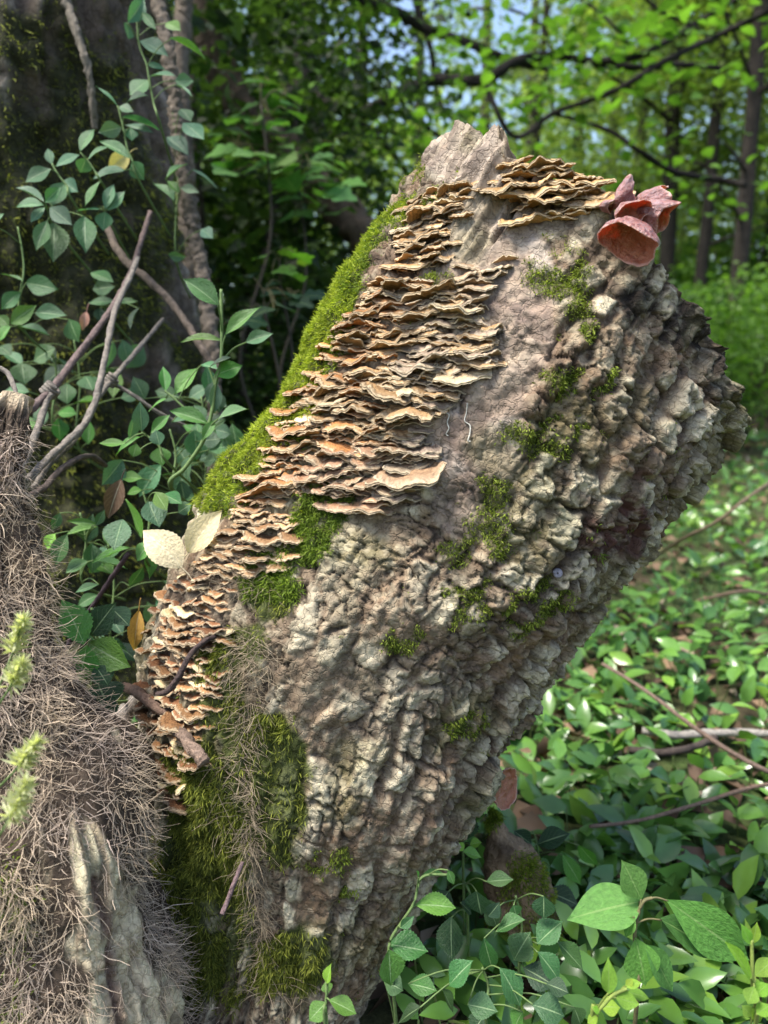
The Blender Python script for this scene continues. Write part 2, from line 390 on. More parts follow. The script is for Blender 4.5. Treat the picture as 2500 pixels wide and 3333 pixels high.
colr = lerp(colr, (.50, .425, .35), smooth_m*.7*sstep(.2, .7, fbm(Sg*20, Bg*20, 8, 4, 111)))
colr = lerp(colr, (.14, .095, .065), .8*sstep(.5, .9, fung_m)*(1-wood_m)*(1-smooth_m))  # rotten wood under the brackets, with the shade of their gaps painted in
colr = lerp(colr, (.42, .345, .275), wood_m*.9); colr = lerp(colr, (.18, .135, .105), wood_m*.8*sstep(.05, .6, grain))
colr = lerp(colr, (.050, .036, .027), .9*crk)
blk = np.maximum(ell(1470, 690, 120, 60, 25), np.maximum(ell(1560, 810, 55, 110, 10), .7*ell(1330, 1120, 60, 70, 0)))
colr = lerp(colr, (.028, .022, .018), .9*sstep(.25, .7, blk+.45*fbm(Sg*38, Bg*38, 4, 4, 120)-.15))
colr = lerp(colr, (.055, .040, .032), np.clip(split*1.2, 0, 1)*.9)
red = ell(1310, 1130, 70, 60, -30)
colr = lerp(colr, (.11, .05, .04), .8*sstep(.35, .7, red+.4*wob))
moss_edge = np.zeros_like(ud)
thd = np.degrees(Thg)
moss_edge = sstep(-8, 8, thd+8*wob-np.interp(vd, [380, 470, 560, 620], [26, 16, -10, -80]))*(1-sstep(-13, 13, thd+9*wob-np.interp(vd, [400, 560, 700, 900, 1100], [30, 36, 44, 47, 46])))*sstep(-60, -25, thd)*sstep(385, 420, vd)*(1-sstep(1090, 1150, vd))
moss_list = [(690, 1130, 62, 100, 15), (590, 1270, 70, 70, 0), (560, 1640, 130, 120, 0), (470, 1700, 100, 170, 0), (430, 1950, 110, 250, 0), (480, 1500, 60, 130, 0),
  (600, 1760, 70, 110, 0), (620, 2080, 110, 60, -15), (540, 1400, 60, 60, 0)]
thin_list = [(1220, 590, 80, 85, 0), (1200, 830, 75, 40, -10), (1180, 940, 120, 50, 0), (1060, 1120, 80, 90, -35), (1080, 1290, 120, 75, -10), (1180, 1270, 40, 40, 0),
  (870, 1370, 60, 40, -30), (960, 620, 40, 30, 0), (740, 1910, 36, 42, 0), (1290, 850, 40, 60, 0), (980, 1200, 60, 40, -30), (920, 400, 40, 50, 0), (1000, 1560, 60, 35, -45), (700, 1850, 60, 30, -20), (1240, 700, 50, 50, 0)]
moss_big = np.clip(np.maximum(union(moss_list)*1.05, moss_edge)+.28*wob-.05, 0, 1)
moss_big = sstep(.34, .80, moss_big+.18*fbm(Sg*85, Bg*85, 2, 3, 134))
moss_thin = sstep(.62, 1.0, union(thin_list)*.85+.55*fbm(Sg*70, Bg*70, 0, 3, 130)-.25*(1-plate*0)*(H > .012))
moss_m = np.maximum(moss_big, moss_thin)
colr = lerp(colr, (.065, .085, .018), np.clip(moss_big*.9+moss_thin*.55, 0, .92))
colr = lerp(colr, (.17, .17, .06), .35*(1-moss_m)*sstep(.2, .7, fbm(Sg*12, Bg*12, 9, 3, 131)))
colr = lerp(colr, (.55, .48, .34), .32*(1-moss_m)*sstep(.35, .75, fbm(Sg*150, Bg*150, 2, 3, 141)+.25*plate)*(1-.7*smooth_m))
colr = lerp(colr, (.10, .075, .055), .6*(1-moss_m)*sstep(.35, .8, fbm(Sg*130, Bg*110, 9, 3, 142)))
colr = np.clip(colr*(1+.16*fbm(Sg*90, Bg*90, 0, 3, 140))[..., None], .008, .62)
# ---- broken top: the rim turns inwards to a rough splintered face
NCAP = 14
kc = np.linspace(0, 1, NCAP+1)[1:]
rim = XL[-1]; cen = rim.mean(0); axis = nrm(TG0[-1].mean(0))
cap = rim[None]*(1-kc[:, None, None])+cen*kc[:, None, None]
capn = fbm(cap[..., 0]*55, cap[..., 1]*55, cap[..., 2]*4, 4, 150)
cap = cap-axis*(.05*np.sin(kc*math.pi*.5)[:, None]+.012*capn*np.minimum(1, kc*5)[:, None])[..., None]
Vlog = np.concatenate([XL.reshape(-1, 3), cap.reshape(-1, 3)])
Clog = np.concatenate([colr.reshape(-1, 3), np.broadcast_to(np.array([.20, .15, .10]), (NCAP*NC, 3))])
Q = grid_quads(NR+NCAP, NC, True)
qi, qj = np.arange((NR+NCAP-1))[:, None]*np.ones(NC, int), np.ones((NR+NCAP-1, 1), int)*np.arange(NC)[None]
qi, qj = qi.ravel(), qj.ravel()
log = thing('broken_log', 'broken leaning dead log with thick knobbly bark, tiered fungi and moss', 'log', tuple(cc[0]))
LO = cc[0]
bvh = BVHTree.FromPolygons([tuple(p) for p in XL[::3, ::3].reshape(-1, 3)],
        [tuple(int(a) for a in q_) for q_ in grid_quads(XL[::3].shape[0], XL[:, ::3].shape[1], True)])
bvs = BVHTree.FromPolygons([tuple(p) for p in B0[::12, ::8].reshape(-1, 3)],
        [tuple(int(a) for a in q_) for q_ in grid_quads(B0[::12].shape[0], B0[:, ::8].shape[1], True)])
def on_log_soft(u, v):
    p, nn = on_log(u, v)
    if p is None:
        for dv in (10, 20, 35, 50, 70):
            p, nn = on_log(u, v+dv)
            if p is not None: p = P(u, v, float(proj(p)[2])+.004); break
    if p is None: return None, None
    h = bvs.find_nearest(Vector(p)); nn = np.array(h[1])
    if nn@(CAM-p) < -.2: nn = -nn
    return p, nn
def on_log(u, v):
    h = bvh.ray_cast(Vector(CAM), Vector(ray_dir(u, v)))
    if h[0] is None: return None, None
    p = np.array(h[0]); nn = np.array(h[1])
    if nn@(CAM-p) < 0: nn = -nn
    return p, nn
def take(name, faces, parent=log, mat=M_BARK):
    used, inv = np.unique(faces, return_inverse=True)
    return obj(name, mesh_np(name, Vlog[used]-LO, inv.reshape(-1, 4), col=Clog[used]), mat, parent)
# bark plates: each cell of thick bark is a piece of its own
pm = (plate > .25) & (colm > .25) & (rugged > .30) & front & (moss_big < .6)
fm = qi < NR-1
fi, fj = np.where(fm, qi, 0), qj
fj2 = (fj+1) % NC
okp = fm & pm[fi, fj] & pm[fi+fm, fj2] & (cid[fi, fj] == cid[fi+fm, fj2]) & (cid[fi, fj] == cid[fi, fj2])
pid = np.where(okp, cid[fi, fj], -1)
facing = (np.sin(TH)[qj] > -.15)
ids, cnt = np.unique(pid[(pid >= 0) & facing], return_counts=True)
ids = ids[np.argsort(-cnt)][:298]; ids = ids[:np.sum(np.sort(cnt)[::-1][:298] > 50)]
for k in ids:                                        # a plate is one connected piece
    fx = np.where(pid == k)[0]; par = {}
    def root(a):
        while par.setdefault(a, a) != a: a = par[a]
        return a
    for f_ in Q[fx]:
        r0 = root(int(f_[0]))
        for a in f_[1:]: par[root(int(a))] = r0
    rr_ = np.array([root(int(f_[0])) for f_ in Q[fx]]); vals, nn_c = np.unique(rr_, return_counts=True)
    pid[fx[rr_ != vals[np.argmax(nn_c)]]] = -1
keep = np.isin(pid, ids)
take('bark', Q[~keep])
order = np.argsort(pid, kind='stable'); ps = pid[order]
for k in ids:
    a, b_ = np.searchsorted(ps, k), np.searchsorted(ps, k, side='right')
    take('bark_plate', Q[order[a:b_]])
print('bark plates', len(ids))

# ---- moss shoots
def blades(Pn, Nn, L, W, col, bend=.5, down=.0, seed=0):
    r = np.random.default_rng(seed); n_ = len(Pn)
    rd = nrm(r.normal(size=(n_, 3))); d = nrm(Nn+.75*rd+np.array([0, 0, -down]))
    side = nrm(np.cross(d, nrm(r.normal(size=(n_, 3)))))
    tip = nrm(d+bend*nrm(r.normal(size=(n_, 3)))+np.array([0, 0, -down*.8]))
    m_ = Pn+d*L[:, None]*.55; t_ = m_+tip*L[:, None]*.5
    Wd = (W*(.7+.6*r.random(n_)))[:, None]*side
    V = np.stack([Pn, m_-Wd*.6, m_+Wd*.6, t_], 1).reshape(-1, 3)
    k = np.arange(n_)[:, None]*4
    return V, None, np.concatenate([k+np.array([[0, 2, 1]]), k+np.array([[1, 2, 3]])]), np.repeat(col, 4, 0)
def moss_cols(n_, seed, A, B):
    r = np.random.default_rng(seed); f = r.random(n_)**1.3
    return np.asarray(A)[None]*(1-f[:, None])+np.asarray(B)[None]*f[:, None]
def scatter_on(Xg, Ng, wgt, n_, seed):
    r = np.random.default_rng(seed); p = wgt.ravel()/wgt.sum(); idx = r.choice(len(p), n_, p=p)
    jit = r.normal(size=(n_, 3))*.0009
    return Xg.reshape(-1, 3)[idx]+jit, Ng.reshape(-1, 3)[idx], idx
gi = np.gradient(XL, axis=0); gj = np.gradient(XL, axis=1)
NL = nrm(np.cross(gj, gi)); NL = np.where((NL*N0).sum(-1, keepdims=True) < 0, -NL, NL)
area = np.linalg.norm(np.cross(gi, gj), axis=-1)
area[:, :1] = area[:, -1:] = 0; area[:, th_f.size-1:] = 0
def moss_obj(wgt, n_, seed, Lr, A, B, down=.2, wd=.0007, parent=log):
    p_, nn_, ix = scatter_on(XL, NL, wgt*area, n_, seed)
    r = np.random.default_rng(seed+1); clump = .55+.45*vnoise(p_[:, 0]*130, p_[:, 1]*130, p_[:, 2]*130, seed)
    L = (Lr[0]+(Lr[1]-Lr[0])*r.random(n_))*(.6+.6*clump)
    c_ = moss_cols(n_, seed+2, A, B)*(.65+.5*clump)[:, None]
    V, q_, t_, c_ = blades(p_, nn_, L, np.full(n_, wd), c_, .6, down, seed+3)
    return obj('moss', mesh_np('moss', V-LO, q_, t_, False, c_), M_MOSS, parent, 'stuff')
top_m = moss_edge*moss_big
o_ = moss_obj(top_m, 70000, 200, (.0035, .0075), (.15, .21, .018), (.42, .48, .05), .25)
o_['label'] = 'bright yellow green feathery moss along the upper edge of the log'
low_m = moss_big*(1-moss_edge)*(vd > 1300)*(.06+sstep(-.35, .25, fbm(Sg*17, Bg*17, 4, 3, 133)))
o_ = moss_obj(low_m, 62000, 210, (.004, .009), (.050, .070, .012), (.26, .28, .045), .55)
o_['label'] = 'deep green drooping moss on the foot of the log'
mid_m = moss_big*(1-moss_edge)*(vd <= 1300)
o_ = moss_obj(mid_m, 16000, 220, (.003, .007), (.06, .10, .012), (.22, .30, .04), .4)
o_['label'] = 'olive green moss beside the bracket fungi'
o_ = moss_obj(moss_thin*(1-moss_big), 14000, 230, (.002, .005), (.08, .11, .015), (.28, .34, .05), .3, .0008)
o_['label'] = 'sparse bright moss tufts caught between the bark plates'

# ---- rootlets of a hairy vine that clings to the log
def fibres(Pn, Nn, L, rad, tangent, spread, lift, col, seed, curl=.6, segs=4, sag=.25):
    r = np.random.default_rng(seed); n_ = len(Pn)
    d = nrm(tangent+spread*nrm(r.normal(size=(n_, 3)))+lift*Nn)
    pts = [Pn]; p = Pn.copy()
    for k in range(segs):
        d = nrm(d+curl*.5*nrm(r.normal(size=(n_, 3)))+np.array([0, 0, -sag*.3])+.10*Nn*lift)
        p = p+d*(L/segs)[:, None]; pts.append(p)
    pts = np.stack(pts, 1)
    a = nrm(np.cross(nrm(pts[:, -1]-pts[:, 0]), nrm(r.normal(size=(n_, 3)))))[:, None]; b2 = np.cross(nrm(pts[:, -1:]-pts[:, :1]), a)
    rr = (np.atleast_1d(rad)*np.ones(n_))[:, None, None]*np.linspace(1, .35, segs+1)[None, :, None]
    V = np.stack([pts+rr*(math.cos(q_)*a+math.sin(q_)*b2) for q_ in (0, 2.094, 4.189)], 2)     # n, segs+1, 3, 3
    base = np.arange(n_)[:, None, None]*(segs+1)*3+np.arange(segs)[None, :, None]*3
    j = np.arange(3)[None, None]; j2 = (j+1) % 3
    Q_ = np.stack([base+j, base+j2, base+3+j2, base+3+j], -1).reshape(-1, 4)
    return V.reshape(-1, 3), Q_, np.repeat(col, (segs+1)*3, 0)
root_m = np.maximum.reduce([ell(545, 1480, 26, 130, 0), ell(530, 1640, 16, 130, 0), ell(540, 1800, 18, 150, 0), ell(555, 1980, 18, 130, 0), .8*ell(520, 1260, 80, 30, 20), .7*ell(480, 1720, 14, 110, 0), .5*ell(600, 2130, 70, 30, 0), .8*ell(555, 1420, 50, 60, 0)])
p_, nn_, _ = scatter_on(XL, NL, np.clip(root_m, 0, 1)**2*area, 1700, 240)
cl = np.array([.33, .265, .19])*(.6+.7*rng.random((1700, 1)))
V, q_, c_ = fibres(p_, nn_, .008+.018*rng.random(1700), .00026, np.where(rng.random((1700, 1)) < .5, 1., -.6)*np.array([[1., 0, -.1]]), .7, .55, cl, 241)
o_ = obj('rootlets', mesh_np('rootlets', V-LO, q_, None, True, c_), M_ROOTLET, log, 'stuff')
o_['label'] = 'pale wiry rootlets hanging over the moss at the foot'

# ------------------------------------------------------------------ bracket fungi
def bracket_mesh(seed):
    r = np.random.default_rng(seed)
    na, nr = 33, 8
    ph = np.linspace(0, math.pi, na); ss = np.linspace(0.0, 1, nr)
    k1, k2 = r.integers(2, 5), r.integers(5, 9)
    R = 1+.10*np.sin(k1*ph+r.random()*6)+.06*np.sin(k2*ph+r.random()*6)+.05*fbm(ph*6, seed*3.1, 0, 3, seed)+.025*r.normal(size=na)
    hfac = r.uniform(.70, 1.0)
    wv = .10*np.sin(r.integers(2, 4)*ph+r.random()*6)+.045*np.sin(r.integers(4, 8)*ph+r.random()*6)+.05*fbm(ph*5, seed*1.7, 0, 3, seed+5)
    droop = r.uniform(.0, .24); curl = -r.uniform(.0, .10)
    rr = ss[:, None]*R[None]
    x = rr*np.cos(ph)[None]; y = rr*np.sin(ph)[None]*hfac-.12*(1-ss[:, None])
    nz = fbm(x*7, y*7, seed, 3, seed+9)
    z = wv[None]*ss[:, None]**1.7-droop*ss[:, None]**2*np.sin(ph)[None]+curl*ss[:, None]**5+.03*nz*ss[:, None]+.018*np.sin(ss*26+seed)[:, None]*ss[:, None]
    th_ = (.12*(1-ss[:, None])+.12)*(1-.5*sstep(.85, 1.0, ss)[:, None])+0*x
    z = z-.04*sstep(.85, 1.0, ss)[:, None]
    top = np.stack([x, y, z], -1); bot = np.stack([x*.985, y*.985, z-th_+.02*fbm(x*9, y*9, seed+3, 2, seed)], -1)
    V = np.concatenate([top.reshape(-1, 3), bot.reshape(-1, 3)]); N_ = na*nr
    Q1 = grid_quads(nr, na)[:, ::-1]; Q2 = grid_quads(nr, na)+N_
    e = np.arange(na-1)+(nr-1)*na
    Q3 = np.stack([e, e+1, e+1+N_, e+N_], -1)
    s0 = np.arange(nr-1)*na; Q4 = np.stack([s0, s0+na, s0+na+N_, s0+N_], -1); Q5 = np.stack([s0+na-1+na, s0+na-1, s0+na-1+N_, s0+na-1+na+N_], -1)
    rad = np.concatenate([np.repeat(ss, na)]*2); und = np.concatenate([np.zeros(N_), np.ones(N_)])
    return mesh_np('bracket', V, np.concatenate([Q1, Q2, Q3, Q4, Q5]), attrs={'rad': rad, 'und': und})
def bracket_material(name, fill):
    m, n, l, b, o = newmat(name)
    tc = n.new('ShaderNodeTexCoord').outputs['Object']
    sk = 60.0 if fill else 1.0; oi = n.new('ShaderNodeObjectInfo')
    ar = n.new('ShaderNodeAttribute'); ar.attribute_name = 'rad'; au = n.new('ShaderNodeAttribute'); au.attribute_name = 'und'
    n1 = noise_(n, l, 5*sk, 5, .65, tc); n2 = noise_(n, l, 26*sk, 4, .7, tc)
    ff = math_(n, l, 'ADD', ar.outputs['Fac'], math_(n, l, 'MULTIPLY', math_(n, l, 'SUBTRACT', n1.outputs['Fac'], .5), .30))
    topc = ramp_(n, l, ff, [(.0, (.40, .34, .28)), (.35, (.70, .60, .50)), (.50, (.56, .48, .42)), (.60, (1.0, .90, .78)), (.70, (.74, .66, .58)), (.82, (1.05, 1.0, .92)), (.90, (.95, .92, .88)), (.98, (1.1, 1.1, 1.1))])
    undc = ramp_(n, l, ff, [(.0, (.62, .50, .38)), (.6, (.98, .86, .70)), (.88, (1.1, 1.0, .85)), (.98, (1.1, 1.08, 1.0))])
    c = mixcol(n, l, 'MIX', au.outputs['Fac'], topc, undc)
    c = mixcol(n, l, 'MULTIPLY', 1.0, c, (vcol(n) if fill else oi.outputs['Color']))
    rimf = ramp_(n, l, ff, [(.88, (0, 0, 0)), (.97, (.6, .6, .6))])
    c = mixcol(n, l, 'MIX', rimf, c, (.72, .61, .42, 1))
    f = ramp_(n, l, n2.outputs['Fac'], [(.3, (.66, .62, .58)), (.6, (1.06, 1.06, 1.06))])
    c = mixcol(n, l, 'MULTIPLY', .8, c, f)
    l.new(c, b.inputs['Base Color']); setin(b, Roughness=.85, Specular_IOR_Level=.2)
    bump_(n, l, b, math_(n, l, 'ADD', n2.outputs['Fac'], math_(n, l, 'MULTIPLY', math_(n, l, 'SINE', math_(n, l, 'MULTIPLY', ff, 42.)), .25)), .6, .05/sk)
    return m
M_BRACKET = bracket_material('bracket_fungus', False); M_BRACKET_FILL = bracket_material('bracket_fungus_small', True)
BR = [bracket_mesh(300+k) for k in range(28)]
BRK = BR
for x in BRK: x.materials.append(M_BRACKET)
def in_poly(x, y, poly):
    c = False; j = len(poly)-1
    for i in range(len(poly)):
        (xi, yi), (xj, yj) = poly[i], poly[j]
        if (yi > y) != (yj > y) and x < (xj-xi)*(y-yi)/(yj-yi)+xi: c = not c
        j = i
    return c
CLUST = [  # outline on the log (photo /1.507), row step, spacing, half width range, label
 ([(905, 585), (825, 610), (740, 700), (665, 795), (615, 895), (555, 1000), (525, 1060), (525, 1100), (600, 1085), (690, 1045), (740, 1105), (800, 1120), (900, 1050), (930, 1010), (920, 930), (960, 860), (1010, 800), (1060, 770), (1055, 700), (1010, 650), (930, 620)],
  10.5, 44, (.0105, .022), 'tan bracket fungus in the largest tiered cluster on the log', 'brackets of the largest tiered cluster'),
 ([(1035, 375), (965, 395), (885, 440), (862, 500), (850, 590), (915, 590), (975, 510), (1000, 440)], 12, 36, (.011, .019), 'ochre bracket fungus in the cluster beside the bare splintered wood', 'brackets beside the bare wood'),
 ([(1095, 345), (1190, 350), (1310, 410), (1320, 440), (1220, 480), (1140, 500), (1130, 440), (1085, 400)], 14, 50, (.012, .023), 'golden bracket fungus on the broken rim beside the wood ears', 'brackets on the broken top rim'),
 ([(1085, 540), (1000, 575), (975, 605), (1000, 640), (1060, 615), (1105, 590)], 14, 42, (.011, .020), 'bracket fungus in the small cluster on smooth bare wood', 'brackets of the small cluster on bare wood'),
 ([(510, 1085), (630, 1105), (640, 1160), (615, 1225), (540, 1245), (415, 1225), (465, 1140)], 11, 40, (.010, .018), 'cream bracket fungus in the cluster below the pale leaves', 'brackets below the pale leaves'),
 ([(400, 1225), (500, 1250), (485, 1330), (470, 1400), (485, 1470), (440, 1560), (425, 1640), (400, 1740), (335, 1700), (318, 1600), (308, 1400), (345, 1290)], 11.5, 36, (.009, .016), 'bracket fungus crowded near the foot of the log', 'brackets crowded near the foot'),
]
PLACED = []
for ci, (poly, rs, xs, hw, lab, grp) in enumerate(CLUST):
    x0, x1 = min(p[0] for p in poly), max(p[0] for p in poly); y0, y1 = min(p[1] for p in poly), max(p[1] for p in poly)
    y = y0+4; row = 0
    while y < y1:
        x = x0-20+(row % 3)*xs*.33+random.uniform(-10, 10)
        while x < x1+10:
            yy = y+random.uniform(-8, 8)+.05*(x-x0)*random.choice((-1, 1))
            if in_poly(x, yy, poly):
                p_, nn_ = on_log_soft(x*1.507, yy*1.507)
                if p_ is not None:
                    out = nn_.copy(); out[2] *= .25; out = nrm(out)
                    out = nrm(out+.28*rng.normal(size=3)*np.array([1, 1, .35]))
                    upv = nrm(np.array([0, .14, 1.])+.11*rng.normal(size=3)); upv = nrm(upv-out*(upv@out)); side = np.cross(out, upv)
                    s_ = hw[0]+(hw[1]-hw[0])*random.random()**1.6; s_ *= 1.3 if random.random() < .08 else 1
                    fz = random.uniform(.8, 1.2)
                    Mx = np.eye(4); Mx[:3, 0] = side*s_*random.choice((1, 1, 1.25)); Mx[:3, 1] = out*s_*fz; Mx[:3, 2] = upv*s_*1.1; Mx[:3, 3] = p_-out*.004
                    t_ = (x-x0)/(x1-x0); g_ = random.random()
                    cb = np.array({0: (.60, .39, .20), 1: (.62, .40, .20), 2: (.66, .43, .20), 3: (.56, .42, .29), 4: (.58, .38, .21), 5: (.40, .225, .11)}[ci])*random.choice((1, 1, .85, .7))
                    if ci in (0, 1, 4) and random.random() < .10: cb = np.array([.76, .63, .42])
                    if ci == 0 and t_ < .6 and g_ < .55: cb = np.array([.56, .28, .115])*random.uniform(.8, 1.2)
                    if ci == 0 and t_ > .6 and g_ < .5: cb = np.array([.46, .36, .28])
                    if ci == 0 and yy > 960 and x > 660: cb = cb*.5+np.array([.40, .31, .26])*.5
                    if ci == 5: cb = np.array([.25, .125, .065]) if g_ < .5 else (np.array([.74, .62, .38]) if g_ > .85 else cb)
                    if ci == 4 and g_ < .3: cb = np.array([.46, .28, .15])
                    cb = np.clip(cb*random.uniform(.82, 1.12), 0, 1)
                    tone = 'rust brown ' if cb[2]/cb[0] < .25 else ('pale ' if cb[0] > .64 else ('dusky ' if cb[0] < .44 else ''))
                    size = 'broad ' if s_ > hw[0]+.6*(hw[1]-hw[0]) else ('small ' if s_ < hw[0]+.2*(hw[1]-hw[0]) else '')
                    PLACED.append((s_, Mx, cb, random.randrange(len(BRK)), size+tone+lab, grp))
            x += xs*random.uniform(.75, 1.25)
        y += rs*random.uniform(.8, 1.2); row += 1
PLACED.sort(key=lambda a: -a[0])
for s_, Mx, cb, k, lab, grp in PLACED[:300]:
    o_ = obj('bracket_fungus', BRK[k]); o_.matrix_world = Matrix(Mx.tolist()); o_.color = (*cb, 1); tag(o_, lab, 'bracket fungus', grp)
VB, QB, RB, UB, CB, nv = [], [], [], [], [], 0
for s_, Mx, cb, k, lab, grp in PLACED[300:]:
    me = BRK[k]; v = np.empty(len(me.vertices)*3, np.float32); me.vertices.foreach_get('co', v); v = v.reshape(-1, 3)
    q = np.empty(len(me.loops), np.int32); me.loops.foreach_get('vertex_index', q); q = q.reshape(-1, 4)
    a = np.empty(len(v), np.float32); me.attributes['rad'].data.foreach_get('value', a); u_ = np.empty(len(v), np.float32); me.attributes['und'].data.foreach_get('value', u_)
    VB.append(v@Mx[:3, :3].T+Mx[:3, 3]); QB.append(q+nv); RB.append(a); UB.append(u_); CB.append(np.tile(cb, (len(v), 1))); nv += len(v)
if VB:
    o_ = obj('bracket_fungi', mesh_np('bracket_fungi', np.concatenate(VB), np.concatenate(QB), col=np.concatenate(CB), attrs={'rad': np.concatenate(RB), 'und': np.concatenate(UB)}), M_BRACKET_FILL, kind='stuff')
    tag(o_, 'many small bracket fungi filling the gaps between the larger brackets', 'bracket fungi')
nb_ = len(PLACED); print('brackets', nb_)

# ------------------------------------------------------------------ wood ears
def ear_material(name):
    m, n, l, b, o = newmat(name)
    tc = n.new('ShaderNodeTexCoord').outputs['Object']; au = n.new('ShaderNodeAttribute'); au.attribute_name = 'und'; ar = n.new('ShaderNodeAttribute'); ar.attribute_name = 'rad'
    n1 = noise_(n, l, 2.2, 4, .55, tc); n2 = noise_(n, l, 60, 4, .6, tc)
    outc = ramp_(n, l, n1.outputs['Fac'], [(.3, (.19, .070, .058)), (.5, (.28, .115, .098)), (.68, (.36, .19, .17))])
    # pale bloom lying on raised veins
    vo = n.new('ShaderNodeTexVoronoi'); vo.feature = 'DISTANCE_TO_EDGE'; vo.inputs['Scale'].default_value = 2.4
    l.new(mixcol(n, l, 'ADD', .5, tc, noise_(n, l, 3, 3, .6, tc).outputs['Color']), vo.inputs['Vector'])
    ve = ramp_(n, l, vo.outputs['Distance'], [(0, (.75, .75, .75)), (.05, (0, 0, 0))])
    ve = math_(n, l, 'MULTIPLY', ve, math_(n, l, 'MULTIPLY', n1.outputs['Fac'], 1.1))
    outc = mixcol(n, l, 'MIX', ve, outc, (.55, .42, .42, 1))
    blm = ramp_(n, l, noise_(n, l, 1.3, 5, .7, tc).outputs['Fac'], [(.46, (0, 0, 0)), (.68, (.75, .75, .75))])
    outc = mixcol(n, l, 'MIX', blm, outc, (.46, .33, .34, 1))
    inc = ramp_(n, l, n1.outputs['Fac'], [(.3, (.38, .14, .075)), (.6, (.50, .22, .13)), (.8, (.56, .30, .20))])
    c = mixcol(n, l, 'MIX', au.outputs['Fac'], outc, inc)
    c = mixcol(n, l, 'MIX', ramp_(n, l, ar.outputs['Fac'], [(.93, (0, 0, 0)), (.99, (.7, .7, .7))]), c, (.74, .45, .38, 1))
    l.new(c, b.inputs['Base Color']); setin(b, Roughness=.42, Specular_IOR_Level=.45, Subsurface_Weight=.25, Subsurface_Scale=.004)
    if 'Subsurface Radius' in b.inputs: b.inputs['Subsurface Radius'].default_value = (1, .35, .2)
    bump_(n, l, b, math_(n, l, 'ADD', math_(n, l, 'MULTIPLY', ve, 1.6), n1.outputs['Fac']), .45, .12)
    tr = n.new('ShaderNodeBsdfTranslucent'); tr.inputs['Color'].default_value = (.75, .22, .10, 1)
    mx = n.new('ShaderNodeMixShader'); mx.inputs[0].default_value = .22
    l.new(b.outputs[0], mx.inputs[1]); l.new(tr.outputs[0], mx.inputs[2]); l.new(mx.outputs[0], o.inputs[0])
    return m
M_EAR = ear_material('wood_ear')
def ear_mesh(seed, depth=.85, squash=.7, folds=.08, lip=.10, droop=0.0, notch=0.0):
    # a bonnet: bowl of unit radius, opening towards +Y, closed end towards -Y
    r = np.random.default_rng(seed); na, nr = 64, 20
    ph = np.linspace(0, 2*math.pi, na, endpoint=False); ss = np.linspace(.02, 1, nr)
    a = ss[:, None]*math.pi*.5
    p0, p1 = r.random(2)*6
    rim = 1+folds*np.sin(2*ph+p0)+folds*.7*np.sin(3*ph+p1)+.5*folds*np.sin(5*ph+p0*2)-notch*np.exp(-((ph-4.7)/.35)**2)
    rad = np.sin(a)**.85*(1+(rim-1)*ss[:, None]**2)
    wr = (.08*fbm(np.cos(ph)[None]*2.2+seed, np.sin(ph)[None]*2.2, ss[:, None]*2.5, 4, seed)-.05*np.abs(vnoise(np.cos(ph)[None]*3.1+seed, np.sin(ph)[None]*3.1, ss[:, None]*3, seed+4)))*np.minimum(1, ss[:, None]*3)
    rad = rad+wr
    x = rad*np.cos(ph)[None]; z = rad*np.sin(ph)[None]*squash
    y = -depth*np.cos(a)*(1+0*x)+lip*ss[:, None]**6*np.sin(3*ph+p1)[None]+.12*ss[:, None]**2*np.sin(ph+p0)[None]-droop*np.minimum(0, z)*ss[:, None]
    y = y+.35*np.maximum(0, z)*ss[:, None]
    # upper rim rolls outward over the opening
    outer = np.stack([x, y, z], -1)
    gi_ = np.gradient(outer, axis=0); gj_ = np.roll(outer, -1, 1)-np.roll(outer, 1, 1)
    nn = nrm(np.cross(gj_, gi_)); ctr = np.array([0, 0, 0.]); sgn = np.sign((nn*(outer-ctr)).sum(-1).mean()); nn = nn*sgn
    inner = outer-nn*(.055*(1-.5*ss[:, None, None]))
    V = np.concatenate([outer.reshape(-1, 3), inner.reshape(-1, 3)]); N_ = na*nr
    q1 = grid_quads(nr, na, True); e = np.arange(na)+(nr-1)*na; e2 = (np.arange(na)+1) % na+(nr-1)*na
    return mesh_np('ear', V, np.concatenate([q1, q1[:, ::-1]+N_, np.stack([e, e2, e2+N_, e+N_], -1)]),
                   attrs={'rad': np.concatenate([np.repeat(ss, na)]*2), 'und': np.concatenate([np.zeros(N_), np.ones(N_)])})
def place_ear(label, seed, u, v, d, wpx, open_dir, up_dir, sc=(1, 1, 1), **k):
    s = wpx/2*d/F_PX; c = P(u, v, d)
    y = nrm(open_dir); z = np.asarray(up_dir, float); z = nrm(z-y*(z@y)); x = np.cross(y, z)
    o_ = obj('wood_ear', ear_mesh(seed, **k), M_EAR)
    o_.matrix_world = Matrix([[x[i]*s*sc[0], y[i]*s*sc[1], z[i]*s*sc[2], c[i]] for i in range(3)]+[[0, 0, 0, 1]])
    return tag(o_, label, 'wood ear', 'wood ears on the log')
pr, _ = on_log(2020, 800); de = proj(pr)[2] if pr is not None else .60
de = float(de)-.020
R3, U3, F3 = RT, UP, FW
place_ear('large wrinkled pink brown wood ear, lowest of the bunch, hooding downwards', 401, 2047, 790, de-.016, 200, -.40*R3-.80*U3-.42*F3, U3*.6-.75*F3+.15*R3, (1.02, .95, 1.0), squash=.75, depth=.8, folds=.07, lip=.12)
place_ear('round wood ear with a smooth orange hollow open to the side', 402, 2062, 690, de-.012, 128, .18*R3-.50*U3-.85*F3, U3-.25*R3, (1, .9, 1), squash=.62, depth=1.0, folds=.05, lip=.04)
place_ear('pale wood ear leaning outward past the log with an open lip', 403, 2152, 720, de+.003, 150, .80*R3-.42*U3-.30*F3, U3*.8+.5*R3, (1, 1.15, 1), squash=.75, depth=1.15, folds=.09, lip=.10)
